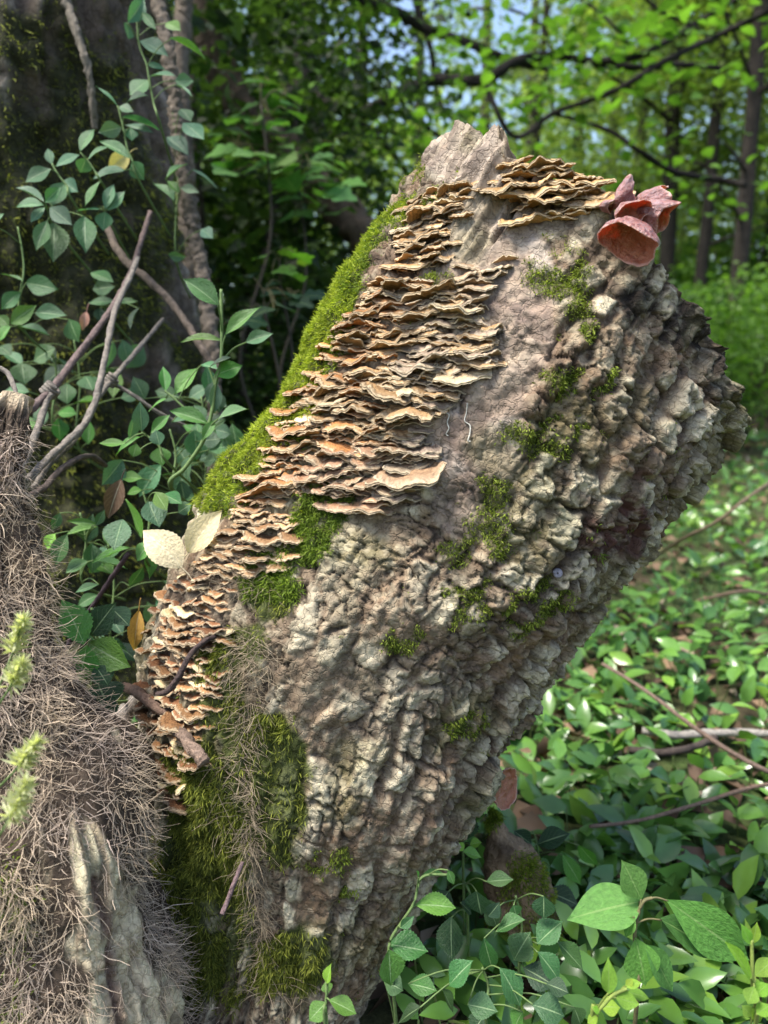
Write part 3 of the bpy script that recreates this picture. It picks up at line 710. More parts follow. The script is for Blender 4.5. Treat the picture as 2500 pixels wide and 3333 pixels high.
place_ear('wood ear with a pointed curled corner above the leaning one', 404, 2150, 652, de+.014, 130, .85*R3+.12*U3-.25*F3, U3-.2*R3, (1, 1.2, 1), squash=.72, depth=1.1, folds=.16, lip=.22)
place_ear('upright dark folded wood ear at the back of the bunch', 405, 2040, 622, de+.008, 112, .45*R3+.55*U3+.35*F3, -R3+.4*U3, (.9, 1.25, 1), squash=.55, depth=1.2, folds=.16, lip=.18)
place_ear('small dark wood ear base tucked against the golden brackets', 406, 1992, 672, de+.004, 62, .6*R3-.2*U3-.4*F3, U3, (1, 1.2, 1), squash=.7, depth=1.1, folds=.08)
place_ear('lone rusty wood ear disc under the overhanging bark near the ground', 407, 1648, 2565, .67, 120, .75*R3+.05*U3-.65*F3, U3, (1.25, .45, 1.2), squash=1.0, depth=.8, folds=.05)

# ------------------------------------------------------------------ generic displaced trunk
def trunk_grid(pts, rad, nrow, ncol, t=None):
    t = np.linspace(0, len(pts)-1, nrow) if t is None else t
    c = catmull(pts, t); r = np.interp(t, np.arange(len(pts)), rad)
    tg = nrm(np.gradient(c, axis=0)); a = nrm(np.cross(tg, np.array([0, 1., 0.02]))); b_ = np.cross(tg, a)
    th = np.linspace(0, 2*math.pi, ncol, endpoint=False)
    N_ = np.cos(th)[None, :, None]*a[:, None]+np.sin(th)[None, :, None]*b_[:, None]
    X = c[:, None]+r[:, None, None]*N_
    s = np.concatenate([[0], np.cumsum(np.linalg.norm(np.diff(c, axis=0), axis=1))])
    return X, N_, s[:, None]*np.ones(ncol), th[None]*np.mean(rad)*np.ones((nrow, 1)), th, c
# big mossy tree on the left, its bark deeply broken
TX, TY = P(95, 1200, 1.30)[0], P(95, 1200, 1.30)[1]
zz = np.array([-.15, .02, .15, .35, .7, 1.1, 1.6, 2.4, 3.6, 5.2])
tp = np.stack([TX-.02*zz+.01*np.sin(zz*3), TY+.03*zz, zz], -1); trd = np.array([.44, .37, .315, .285, .265, .258, .25, .24, .22, .18])
tr_t = np.concatenate([np.linspace(0, 6, 290), np.linspace(6, 9, 20)[1:]])
XT, NT, ST, BT, THT, CT = trunk_grid(tp, trd, len(tr_t), 340, tr_t)
def cyl(th, k): return np.cos(th)*k, np.sin(th)*k
cx_, sx_ = cyl(THT[None]+0*ST, .26)
d1, d2, ci_ = worley(ST/.05+.4*fbm(cx_*12, sx_*12, ST*12, 3, 5), (THT[None]*10)/math.tau*3.4+.5*fbm(cx_*12, sx_*12, ST*12, 3, 6), 12)
pl = sstep(.02, .4, d2-d1); rg = fbm(cx_*26, sx_*26, ST*5, 3, 22)
HT = .016*pl*hash_u(ci_, ci_*0, ci_*0, 3)+.020*rg+.006*fbm(cx_*70, sx_*70, ST*50, 4, 23)+.012*fbm(cx_*9, sx_*9, ST*6, 2, 24)
XTd = XT+NT*HT[..., None]
mt = sstep(-.15, .35, fbm(cx_*9, sx_*9, ST*7, 4, 31)+.15+.3*sstep(-.06, -.16, XT[..., 0]-TX-.0)+.35*sstep(1.2, .4, XT[..., 2])-.25*np.exp(-((XT[..., 2]-1.05)/.22)**2)*sstep(-.30, -.05, XT[..., 0]-TX))
ctr = np.broadcast_to(np.array([.13, .10, .076]), XT.shape).copy()
ctr = lerp(ctr, (.34, .29, .24), .8*sstep(.0, .7, pl*rg+.2*fbm(cx_*20, sx_*20, ST*20, 3, 32)))
ctr = lerp(ctr, (.030, .036, .012), mt*.85)
ctr = lerp(ctr, (.17, .17, .15), .6*np.exp(-((THT[None]-4.95)/.13)**2)*sstep(.95, 1.15, XT[..., 2])*(1-mt*.6))
tree = thing('mossy_tree', 'big dark tree trunk patched with moss, wintercreeper climbing its bark', 'tree', (TX, TY, 0)); TO = np.array([TX, TY, 0])
obj('trunk', mesh_np('trunk', XTd.reshape(-1, 3)-TO, grid_quads(len(tr_t), 340, True), col=ctr.reshape(-1, 3)), M_TREEBARK, tree)
gi = np.gradient(XTd, axis=0); gj = np.roll(XTd, -1, 1)-np.roll(XTd, 1, 1); ar_ = np.linalg.norm(np.cross(gi, gj), axis=-1)
vis = (XT[..., 2] < 1.5)*(NT[..., 1] < .35)
p_, nn_, ix = scatter_on(XTd, NT, mt**2*ar_*vis, 64000, 250)
r_ = np.random.default_rng(251); clump = .5+.5*vnoise(p_[:, 0]*70, p_[:, 1]*70, p_[:, 2]*70, 9)
cm = moss_cols(len(p_), 252, (.045, .06, .010), (.30, .32, .05))*(.45+.9*clump)[:, None]
V, q_, t_, c_ = blades(p_, nn_, (.005+.010*r_.random(len(p_)))*(.5+clump), np.full(len(p_), .0013), cm, .6, .5, 253)
obj('moss', mesh_np('moss', V-TO, q_, t_, False, c_), M_MOSS, tree, 'stuff')

# ------------------------------------------------------------------ hairy vine stump in the lower left
hs = [(330, 3900, .60, .13), (285, 3500, .585, .078), (230, 3150, .575, .067), (190, 2900, .565, .060), (190, 2640, .56, .066), (90, 2420, .56, .057), (5, 2150, .56, .038), (-12, 1850, .565, .027), (-8, 1600, .57, .020), (32, 1400, .575, .013), (60, 1290, .58, .012)]
hp = np.array([P(a, b_, c_) for a, b_, c_, _ in hs]); hr = np.array([x[3] for x in hs])
XH, NH, SH, BH, THH, CH = trunk_grid(hp, hr, 360, 250)
chx, shx = cyl(THH[None]+0*SH, .08)
uH, vH, _ = proj(XH)
strip = np.clip(1.5*np.exp(-(((uH-330)-(vH-2900)*.22)/np.interp(vH, [2600, 2900, 3300], [40, 90, 150]))**2), 0, 1)*sstep(2560, 2720, vH)*(NH[..., 1] < .2)
strip = sstep(.3, .75, strip+.42*fbm(chx*48, shx*48, SH*30, 4, 47))
lobes = .010*fbm(chx*16, shx*16, SH*11, 3, 41)
HH = lobes+.004*fbm(chx*60, shx*60, SH*40, 4, 42)+strip*(.004*fbm(chx*190, shx*190, SH*9, 3, 43)+.0015*fbm(chx*120, shx*120, SH*200, 3, 44))-.005*np.exp(-(((uH-310)-(vH-2900)*.17)/16)**2)*strip
HH = HH*sstep(1.0, .93, np.linspace(0, 1, 360))[:, None]
XHd = XH+NH*HH[..., None]
ch = np.broadcast_to(np.array([.085, .062, .045]), XH.shape).copy()
ch = lerp(ch, (.66, .55, .37), np.clip(strip*1.2, 0, 1)); ch = lerp(ch, (.20, .13, .10), np.exp(-(((uH-310)-(vH-2900)*.17)/26)**2)*strip)
ch = lerp(ch, (.68, .62, .42), .7*strip*sstep(0, .6, fbm(chx*50, shx*50, SH*40, 3, 45)))
ch = lerp(ch, (.22, .16, .11), .8*strip*sstep(.15, .6, fbm(chx*200, shx*200, SH*22, 3, 49)))
ch = lerp(ch, (.45, .36, .25), sstep(.93, .97, np.linspace(0, 1, 360))[:, None]*np.ones((1, 250)))
stump = thing('hairy_vine_stump', 'stump of an old vine shaggy with grey brown rootlets', 'stump', tuple(hp[0])); HO = hp[0]
Vh = np.concatenate([XHd.reshape(-1, 3), CH[-1:]+np.array([[0, 0, -.004]])]); k = 359*250; jj = np.arange(250)
obj('stem', mesh_np('stem', Vh-HO, grid_quads(360, 250, True), np.stack([k+jj, k+(jj+1) % 250, np.full(250, 360*250)], -1), col=np.concatenate([ch.reshape(-1, 3), [[.45, .36, .25]]])), M_BARK, stump)
gi = np.gradient(XHd, axis=0); gj = np.roll(XHd, -1, 1)-np.roll(XHd, 1, 1); ar_ = np.linalg.norm(np.cross(gi, gj), axis=-1)
rw = (.40+sstep(-.35, .4, fbm(chx*26, shx*26, SH*20, 3, 46)))*np.clip(1-.93*strip, 0, 1)*ar_*(NH[..., 1] < .45)*sstep(1350, 1480, vH)
NFB = 25000
p_, nn_, ix = scatter_on(XHd, NH, rw, NFB, 260)
r_ = np.random.default_rng(261)
tgd = nrm(np.gradient(CH, axis=0))[(ix//250)]
flow = nrm(.5*vnoise(p_[:, 0]*22, p_[:, 1]*22, p_[:, 2]*22, 7)[:, None]*np.array([[1., 0, 0]])-.45*tgd+.6*vnoise(p_[:, 0]*18, p_[:, 1]*18, p_[:, 2]*18, 8)[:, None]*tgd+np.array([[.25, -.1, 0]]))
tone = (.85+1.1*r_.random(NFB)**1.2)[:, None]
hue = vnoise(p_[:, 0]*20, p_[:, 1]*20, p_[:, 2]*20, 12)[:, None]*.5+.5
cl = tone*(np.array([[.40, .32, .23]])*(1-hue)+np.array([[.36, .29, .26]])*hue)
V, q_, c_ = fibres(p_, nn_, .008+.020*r_.random(NFB), .00016+.00030*r_.random(NFB)**2, flow, 1.7, .38, cl, 262, .85, 3, .18)
o_ = obj('rootlets', mesh_np('rootlets', V-HO, q_, None, True, c_), M_ROOTLET, stump, 'stuff')
p_, nn_, ix = scatter_on(XHd, NH, rw*sstep(2600, 3000, vH)*sstep(150, 20, uH)+1e-12, 5000, 270)
V, q_, t_, c_ = blades(p_, nn_, .004+.005*rng.random(5000), np.full(5000, .0009), moss_cols(5000, 271, (.06, .10, .01), (.24, .30, .04)), .6, .3, 272)
obj('moss', mesh_np('moss', V-HO, q_, t_, False, c_), M_MOSS, stump, 'stuff')

# ------------------------------------------------------------------ woody vines
def vine(label, pts, r0, col=(.20, .165, .135), name='vine_stem', cat='vine', knots=(), seg=8, mat=None, rough=.25, group=None):
    X = np.array([P(u, v, d) for u, v, d in pts]); mb = MB(); tube(mb, X, np.asarray(r0), 14, seg*2, col, rough, len(label), True, 160)
    o_ = tag(obj(name, mb.mesh(name, X[0]), mat or M_VINE, loc=X[0]), label, cat, group)
    for (u, v, d, ax) in knots:                     # tendril coils twined round another stem
        k = MB(); c = P(u, v, d); ax = nrm(ax[0]*RT-ax[1]*UP); e1_ = nrm(np.cross(ax, FW)); e2_ = np.cross(ax, e1_)
        tq = np.linspace(0, 3.4*math.tau, 40); R_ = np.max(r0)*2.0
        tube(k, [c+ax*(-.006+.012*t/tq[-1])+R_*(math.cos(t)*e1_+math.sin(t)*e2_) for t in tq], np.max(r0)*.62, 6, 2, col, .2, 3)
        obj('coil', k.mesh('coil', X[0]), M_VINE, o_)
    return o_
GR = (.235, .205, .175)
vine('grey woody vine sloping up from the hairy stump to the mossy trunk', [(-140, 1570, .60), (0, 1430, .66), (80, 1350, .70), (160, 1275, .75), (250, 1160, .80), (360, 1010, .86), (420, 900, .92), (455, 800, .97), (490, 690, 1.0)], [.0042, .0040, .0035, .003], (.17, .125, .115))
vine('thin grey vine twined by coils round the sloping vine', [(-90, 1900, .58), (0, 1660, .61), (60, 1540, .64), (110, 1430, .68), (150, 1310, .735), (165, 1285, .745)], [.0030, .0034, .003], GR, knots=[(165, 1270, .75, (.7, -.75))])
vine('smooth grey vine looping up past the twined coil', [(95, 1560, .66), (150, 1500, .68), (215, 1440, .71), (290, 1360, .74), (322, 1260, .76), (345, 1150, .79), (375, 1010, .84), (425, 900, .90), (448, 840, .93)], [.0034, .0034, .003], GR)
vine('second grey vine crossing behind the looping vine', [(110, 1590, .67), (160, 1510, .70), (250, 1420, .74), (310, 1310, .79), (365, 1235, .82), (430, 1160, .88), (530, 1040, .98)], [.003, .003, .0027], GR, knots=[(362, 1238, .82, (.7, -.75))])
vine('short brown vine arching over the hairy stump', [(90, 1615, .64), (140, 1590, .66), (190, 1535, .69), (250, 1495, .72), (300, 1485, .75), (345, 1515, .78)], [.0028, .0028, .0022], (.13, .10, .085))
vine('thin vine running from the coil towards the log', [(368, 1248, .825), (440, 1290, .83), (520, 1345, .84), (600, 1385, .86), (690, 1420, .90)], [.0022, .002, .0018], GR)
vine('brown bark covered vine angling down across the trunk', [(340, 700, 1.02), (370, 790, 1.0), (410, 850, .99), (475, 905, .98), (545, 970, .97), (605, 1050, .96), (660, 1140, .95), (720, 1230, .96)], [.0052, .005, .0045], (.16, .125, .10))
vine('thick rough climbing vine standing against the mossy trunk', [(470, -250, 1.09), (500, -60, 1.07), (540, 130, 1.05), (565, 300, 1.045), (583, 470, 1.04), (612, 640, 1.03), (640, 800, 1.03), (668, 950, 1.02), (690, 1130, 1.0), (700, 1350, .99), (690, 1700, .97), (640, 2300, .95), (600, 2900, .95)], [.0095, .0095, .0105, .010, .010, .009], (.165, .135, .105), rough=.42, seg=14)
vine('lichen speckled vine hanging in front of the trunk bark', [(190, -120, 1.03), (215, 0, 1.03), (245, 90, 1.02), (280, 200, 1.02), (298, 300, 1.03), (310, 420, 1.05)], [.0062, .0060, .005, .004], (.22, .19, .15), rough=.45)
vine('slender dark runner threading down through the wintercreeper', [(420, 1800, .70), (370, 1870, .71), (310, 1960, .72), (240, 2060, .73), (200, 2150, .74)], [.0022, .002], (.08, .055, .06))
vine('thin pale tendril beside the broken top of the stump', [(-20, 1190, .62), (25, 1215, .62), (48, 1262, .61), (56, 1300, .60)], [.0022, .002, .0016], GR)
vine('grey dead branch lying behind the stump', [(345, 2400, .70), (400, 2330, .71), (455, 2270, .73), (500, 2230, .75)], [.008, .008, .006], (.24, .21, .18))
vine('curved purple brown twig lying across the lower brackets', [(512, 2258, .575), (545, 2250, .565), (580, 2205, .56), (615, 2140, .56), (655, 2095, .562), (700, 2072, .575)], [.0019, .0022, .0020], (.085, .060, .055), 'twig', 'twig')
vine('short stub of bark wrapped twig poking from the lower brackets', [(565, 2360, .60), (600, 2400, .575), (640, 2450, .56), (665, 2485, .555)], [.0040, .0042, .0050], (.24, .17, .13), 'twig', 'twig', rough=.45)
vine('brown twig entering the brackets from behind the stump', [(400, 2235, .66), (450, 2255, .64), (505, 2300, .62), (560, 2330, .61)], [.004, .0042, .004], (.20, .13, .095), 'twig', 'twig')
vine('slim purple grey twig leaning on the mossy foot', [(790, 2805, .575), (765, 2865, .57), (745, 2920, .565), (722, 2975, .56)], [.0016, .0018, .0018], (.19, .13, .13), 'twig', 'twig')
for lab, path in (('curled white thread on smooth bark beside the brackets', [(1452, 1345), (1462, 1352), (1456, 1375), (1462, 1395), (1453, 1412), (1460, 1418)]), ('forked white thread with a curled foot on the log', [(1522, 1312), (1518, 1345), (1512, 1372), (1528, 1385), (1530, 1412), (1522, 1436), (1530, 1438)])):
    pp = []
    for (u, v) in path:
        h_, n_ = on_log(u, v); pp.append(h_+n_*.0012)
    mb = MB(); tube(mb, pp, .00045, 6, 6, (.62, .60, .52), .5, 3)
    tag(obj('white_thread', mb.mesh('white_thread', pp[0]), M_STEM, loc=pp[0]), lab, 'thread')
h_, n_ = on_log(1815, 1866)
if h_ is not None:                                   # tiny coiled snail shell
    mb = MB(); tq = np.linspace(0, 3*math.tau, 60); e1_ = nrm(np.cross(n_, [0, 0, 1.])); e2_ = np.cross(n_, e1_)
    tube(mb, [h_+n_*(.002+.0010*(1-t/tq[-1]))+(.0007+.0024*t/tq[-1])*(math.cos(t)*e1_+math.sin(t)*e2_) for t in tq], np.linspace(.0004, .0013, 60), 8, 1, (.33, .31, .36))
    tag(obj('snail_shell', mb.mesh('snail_shell', h_), M_STEM, loc=h_), 'tiny grey spiral snail shell tucked in the bark', 'snail shell')

# ------------------------------------------------------------------ leaves
def leaf_mesh(name, seed, serr=.05, wide=.45, tipp=1.0, fold=.16, curl=.12, lobes=False):
    r = np.random.default_rng(seed); nr, nc = 27, 7
    v = np.linspace(0, 1, nr); xs = np.linspace(-1, 1, nc)
    if lobes:
        prof = .5*np.clip(np.sin(math.pi*v**.75), 0, 1)**.8*(.55+.45*np.abs(np.sin(v*math.pi*2.5+.35)))+.01
    else:
        prof = .5*np.sin(math.pi*np.clip(v, 0, 1)**(math.log(.5)/math.log(wide)))**(1.12*tipp)
        prof = np.maximum(prof*(1-.12*sstep(.7, 1, v)), .006)
    V = []; UVs = []
    a1, a2 = r.random(2)*6
    for i, t in enumerate(v):
        for x in xs:
            e = prof[i]*x
            if abs(x) > .9 and 2 < i < nr-2: e *= (1+serr*(1 if i % 2 else -1))
            z = fold*abs(e)*1.2+curl*(.25-(t-.5)**2)-curl*.3*t**3+.02*math.sin(a1+7*t)*x
            V.append((e, t, z)); UVs.append((.5+.5*x, t))
    return mesh_np(name, np.array(V), grid_quads(nr, nc), uv=np.array(UVs))
LF = [leaf_mesh('wintercreeper_leaf', 500+k, .055, .46+.02*(k % 3), 1.0, .10+.05*(k % 4), .05+.05*(k % 3)) for k in range(8)]
SF = [leaf_mesh('soft_leaf', 520+k, .0, .42+.04*k, 1.0, .10, .10) for k in range(3)]
MF = [leaf_mesh('maple_leaf', 530+k, .0, .4, 1, .12, .15, True) for k in range(3)]
for x in LF: x.materials.append(M_LEAF)
for x in SF: x.materials.append(M_SOFTLEAF)
for x in MF: x.materials.append(M_SOFTLEAF)
DLF = [leaf_mesh('dead_leaf', 540+k, .03, .45, .85, .20, .34) for k in range(3)]
for x in DLF: x.materials.append(M_DEADLEAF)
def put_leaf(parent, off, b3, t3, width, face, me, col, name='leaf'):
    y = t3-b3; L = np.linalg.norm(y); y = y/max(L, 1e-6)
    z = nrm(face-y*(face@y)); x = np.cross(y, z); b3 = b3-off
    o_ = obj(name, me, parent=parent)
    o_.matrix_local = Matrix([[x[i]*width, y[i]*L, z[i]*L*.9, b3[i]] for i in range(3)]+[[0, 0, 0, 1]])
    o_.color = (*col, 1); return o_
def leaf_cols(kind):
    base = {'mid': (.052, .140, .042), 'blue': (.080, .180, .088), 'bright': (.085, .215, .035), 'dark': (.022, .062, .026), 'lime': (.20, .36, .045), 'soft': (.115, .26, .060)}[kind]
    return np.clip(np.array(base)*np.array([random.uniform(.8, 1.2), random.uniform(.85, 1.15), random.uniform(.75, 1.2)]), 0, 1)
def sprig(label, d, leaves, scale=1.327, ox=0, oy=0, kind='mid', stem=None, group='wintercreeper sprigs on and around the mossy trunk', name='wintercreeper_sprig', cat='sprig', meshes=LF, dj=.018, anchor=None, height=None, stem_r=.0011, stemcol=(.13, .20, .07), wf=1.04):
    Ls = []
    for lf in leaves:
        bx, by, tx, ty, wd = lf[:5]; k = lf[5] if len(lf) > 5 else kind
        bu, bv, tu, tv = ox+bx/scale, oy+by/scale, ox+tx/scale, oy+ty/scale
        if height is not None:
            h_ = height+random.uniform(-.025, .025); dd = depth_at_height(max(bv, tv), h_)
            dd = min(dd, 3.5)
        else: dd = d+random.uniform(-dj, dj)
        pxl = math.hypot(tu-bu, tv-bv)*dd/F_PX
        b3 = P(bu, bv, dd); t3 = P(tu, tv, dd+random.uniform(-.35, .25)*pxl*(.4 if meshes is SF else 1))
        Ls.append((b3, t3, wd/scale*dd/F_PX*1.06*wf, k, bu, bv, dd))
    if stem is None:
        cu = np.mean([q[4] for q in Ls]); vs = [q[5] for q in Ls]; dm = np.mean([q[6] for q in Ls])+.03
        path = [P(cu-12, min(vs), dm), P(cu+8, .6*min(vs)+.4*max(vs), dm), P(cu, max(vs), dm)]
    else: path = [P(ox+a/scale, oy+b_/scale, (depth_at_height(oy+b_/scale, height) if height is not None else d)) for a, b_ in stem]
    last = path[-1]
    if anchor == 'ground': path.append(np.array([last[0]+.01, last[1]+.03, float(ground_z(last[0], last[1]))-.01]))
    else: path.append(last+np.array([random.uniform(-.01, .01), .10, -.05]))
    root = thing(name, label, cat, tuple(path[-1]), group); off = np.asarray(path[-1])
    mb = MB(); dense = catmull(np.array(path), np.linspace(0, len(path)-1, 40)); tube(mb, path, [stem_r, stem_r*1.4], 6, 6, stemcol, 0)
    for b3, t3, wd, k, *_ in Ls:
        j = min(39, int(np.argmin(((dense-b3)**2).sum(1)))+3); c0 = dense[j]
        gap = np.linalg.norm(b3-c0)
        if gap > .002: tube(mb, [c0, (c0+b3)/2+np.array([0, 0, .1*gap]), b3+(t3-b3)*.03], stem_r*.6, 5, 4, stemcol, 0)
    obj('stem', mb.mesh('stem', off), M_STEM, root)
    for b3, t3, wd, k, *_ in Ls:
        face = nrm(nrm(CAM-b3)*random.uniform(.55, 1)+np.array([0, 0, random.uniform(.3, .9)])+(.12 if meshes is SF else .35)*rng.normal(size=3))
        put_leaf(root, off, b3, t3, wd, face, random.choice(meshes), leaf_cols(k))
    return root
A = dict(d=.93)
sprig('wintercreeper sprig trailing down beside the thick rough climbing vine', .97, [(552, 100, 625, -5, 65), (548, 98, 555, 168, 66), (615, 55, 675, 130, 35), (598, 175, 730, 242, 72), (635, 275, 715, 300, 32), (645, 330, 760, 325, 42), (640, 345, 560, 412, 76), (755, 350, 838, 350, 52), (755, 365, 830, 412, 28), (735, 165, 888, 250, 48, 'bright'), (715, 100, 780, 130, 60, 'bright')],
      stem=[(590, 60), (600, 190), (632, 275), (645, 345), (665, 450), (690, 530)], kind='blue')
sprig('wintercreeper sprig around the torn yellow leaf', .93, [(510, 460, 415, 370, 34), (515, 460, 577, 482, 38), (525, 550, 425, 572, 62), (535, 540, 665, 572, 42), (530, 505, 690, 560, 70), (560, 550, 570, 607, 56), (565, 685, 430, 605, 58), (570, 695, 622, 778, 72), (540, 735, 400, 770, 62), (550, 440, 640, 410, 50, 'dark')],
      stem=[(510, 460), (530, 540), (550, 640), (570, 690), (600, 780)], kind='blue')
sprig('wintercreeper leaves overlapping the thick climbing vine', 1.0, [(720, 590, 815, 670, 78), (790, 530, 882, 602, 84), (780, 470, 825, 522, 64), (660, 790, 755, 868, 88), (715, 775, 806, 705, 62), (720, 780, 780, 836, 34, 'bright'), (780, 810, 862, 832, 38), (830, 730, 940, 812, 45), (870, 990, 920, 1030, 55), (725, 1100, 805, 1110, 40)], kind='blue')
sprig('small sprig with an upright tip left of the torn yellow leaf', .92, [(225, 710, 205, 640, 38), (222, 730, 108, 785, 62), (240, 720, 345, 665, 58), (265, 785, 337, 828, 66), (280, 790, 218, 890, 70)], stem=[(225, 710), (255, 760), (290, 805), (312, 865)], kind='blue')
sprig('sprig of five serrated leaves just below the torn yellow leaf', .91, [(345, 655, 405, 555, 54), (380, 690, 465, 630, 58), (372, 680, 347, 747, 64), (435, 780, 365, 892, 78, 'mid')], stem=[(348, 660), (380, 695), (412, 742), (440, 790)], kind='blue')
sprig('four leaf cluster hanging beside the large drooping leaves', .90, [(455, 905, 490, 795, 48), (465, 910, 540, 825, 52), (430, 905, 330, 910, 58), (455, 915, 445, 997, 68)], kind='blue')
sprig('wintercreeper rosette with two large drooping olive leaves', .89, [(190, 885, 68, 890, 58), (190, 870, 68, 808, 48), (195, 895, 130, 962, 50), (195, 875, 262, 808, 50), (215, 895, 312, 972, 74), (205, 952, 155, 1082, 62, 'mid'), (235, 962, 230, 1132, 108, 'mid'), (365, 932, 370, 1092, 84, 'mid')], kind='blue')
sprig('low wintercreeper sprig on the moss left of the sloping vine', .88, [(110, 1220, 252, 1250, 80), (100, 1215, 0, 1180, 55), (90, 1260, 5, 1335, 62), (150, 1350, 290, 1362, 70), (300, 1378, 340, 1478, 88), (45, 1400, 156, 1318, 66, 'bright'), (40, 1410, -10, 1360, 50, 'bright'), (45, 1410, -5, 1472, 62, 'bright'), (80, 1410, 222, 1452, 42), (-30, 980, 15, 920, 50)], kind='mid')
sprig('wintercreeper sprig between the looping vines on dark moss', .98, [(400, 1250, 497, 1238, 66), (380, 1310, 500, 1300, 40), (500, 1310, 597, 1300, 32), (430, 1330, 440, 1400, 60, 'dark'), (600, 1330, 560, 1420, 55, 'dark'), (390, 1180, 490, 1215, 60)], kind='mid')
S3 = dict(oy=1111)
sprig('tall bright wintercreeper shoot rising in front of the dark gap', .74, [(945, 1318, 795, 1203, 100), (970, 1450, 1127, 1323, 64, 'bright'), (960, 1470, 780, 1472, 46, 'bright'), (950, 1300, 958, 1250, 20), (925, 1622, 1047, 1578, 74, 'bright'), (932, 1648, 925, 1790, 54), (935, 1815, 1072, 1762, 94), (900, 1828, 733, 1772, 70, 'bright'), (930, 1815, 873, 1902, 44, 'bright'), (1060, 1480, 1180, 1440, 60), (900, 1590, 1000, 1540, 60, 'dark')],
      stem=[(955, 1250), (958, 1400), (955, 1560), (930, 1660), (915, 1780), (880, 1900), (800, 2020), (735, 2100)], kind='blue', stem_r=.0016)
sprig('bright wintercreeper tip above the thin vine', .78, [(715, 215, 705, 108, 48, 'bright'), (755, 230, 862, 110, 80, 'bright'), (720, 245, 640, 302, 34, 'bright'), (870, 100, 940, 120, 60), (740, 350, 830, 330, 40)], stem=[(712, 215), (745, 240), (800, 290), (860, 330)], kind='blue', **S3)
sprig('wintercreeper sprig with a round drooping leaf near the log', .74, [(612, 390, 605, 258, 64), (650, 400, 735, 315, 44, 'bright'), (612, 410, 495, 490, 50, 'bright'), (690, 455, 702, 537, 84, 'bright'), (690, 450, 672, 380, 62), (545, 440, 425, 440, 36, 'bright'), (560, 425, 580, 320, 56), (575, 500, 590, 440, 50, 'bright')], stem=[(612, 390), (650, 420), (690, 455), (720, 520)], kind='blue', **S3)
sprig('broad dull wintercreeper leaves in shade behind the moss edge', .80, [(840, 380, 852, 512, 104), (820, 490, 810, 602, 92), (695, 530, 600, 672, 94), (530, 510, 440, 622, 96), (525, 590, 617, 590, 52, 'bright'), (550, 660, 612, 640, 56, 'bright'), (870, 430, 960, 420, 70), (900, 470, 1010, 450, 60), (880, 520, 930, 510, 60), (700, 580, 790, 570, 70, 'dark'), (930, 380, 1000, 400, 60)], kind='blue', **S3)
sprig('wintercreeper sprig around the brown curled leaf', .72, [(672, 650, 722, 732, 60, 'bright'), (700, 660, 787, 702, 66), (640, 690, 690, 805, 104, 'blue'), (612, 850, 545, 680, 90, 'bright'), (592, 950, 647, 862, 92, 'bright'), (560, 890, 395, 957, 44, 'bright'), (530, 768, 490, 902, 116, 'blue'), (770, 740, 830, 700, 60)], kind='mid', **S3)
sprig('narrow leaved wintercreeper tip arching over dark moss', .74, [(420, 800, 285, 832, 44, 'bright'), (420, 790, 290, 775, 30, 'bright'), (415, 795, 452, 728, 36), (290, 832, 240, 968, 74), (380, 950, 283, 1000, 84), (400, 945, 552, 982, 62), (430, 1050, 320, 1085, 36), (240, 830, 200, 900, 60, 'lime'), (260, 740, 225, 820, 40)], kind='mid', **S3)
sprig('glossy large leaved wintercreeper at the shoulder of the hairy stump', .61, [(365, 1312, 268, 1112, 136, 'bright'), (380, 1300, 562, 1407, 134, 'bright'), (375, 1310, 340, 1480, 120, 'bright'), (392, 1272, 500, 1128, 112, 'dark'), (410, 1400, 470, 1490, 104, 'dark'), (450, 1290, 552, 1342, 64, 'mid'), (420, 1475, 475, 1590, 165, 'dark'), (480, 1150, 560, 1230, 90, 'dark'), (430, 1540, 470, 1660, 110, 'dark')], kind='mid', **S3)
sprig('round wintercreeper leaves against the moss between the vines', .95, [(240, 30, 140, 85, 80), (95, 90, 107, 187, 98), (290, 180, 290, 272, 84), (320, 270, 432, 260, 60, 'bright'), (250, 310, 332, 312, 60, 'bright'), (250, 330, 260, 432, 74), (370, 150, 400, 212, 92), (250, 70, 320, 140, 54, 'dark'), (425, 130, 530, 140, 62, 'dark'), (90, 380, 130, 430, 70), (0, 20, 50, 60, 60)], kind='mid', **S3)
for lab, d, (u0, u1, v0, v1), nl, kd in (('shaded wintercreeper mass filling the dark gap beside the log', .88, (470, 780, 1280, 1680), 26, 'mid'), ('wintercreeper leaves low in the gap behind the big glossy leaves', .80, (250, 560, 1720, 2150), 20, 'mid'), ('wintercreeper sprigs scattered on moss under the round leaves', 1.0, (60, 420, 1100, 1500), 12, 'blue')):
    rq = random.Random(int(u0+v0)); lv = []
    for k in range(nl):
        bx, by = rq.uniform(u0, u1), rq.uniform(v0, v1); an = rq.uniform(0, math.tau); L = rq.uniform(65, 105)
        lv.append((bx, by, bx+math.cos(an)*L, by+math.sin(an)*L, L*rq.uniform(.5, .68), rq.choice((kd, kd, 'dark', 'blue', 'bright'))))
    sprig(lab, d, lv, scale=1.0, dj=.05)
def loose_leaf(label, b_, t_, wd, d, col, me, name='fallen_leaf', cat='leaf', face=None, dt=0.0):
    b3, t3 = P(b_[0], b_[1], d), P(t_[0], t_[1], d+dt)
    root = thing(name, label, cat, tuple(b3))
    put_leaf(root, b3, b3, t3, wd*d/F_PX, nrm(np.asarray(face)) if face is not None else nrm(CAM-b3+np.array([0, 0, .25])), me, col, 'blade')
    mb = MB(); y = nrm(b3-t3); tube(mb, [t3*0+b3-y*.002, b3+y*.008, b3+y*.014-np.array([0, 0, .003])], .0006, 5, 4, np.asarray(col)*.7); obj('stalk', mb.mesh('stalk', b3), M_STEM, root)
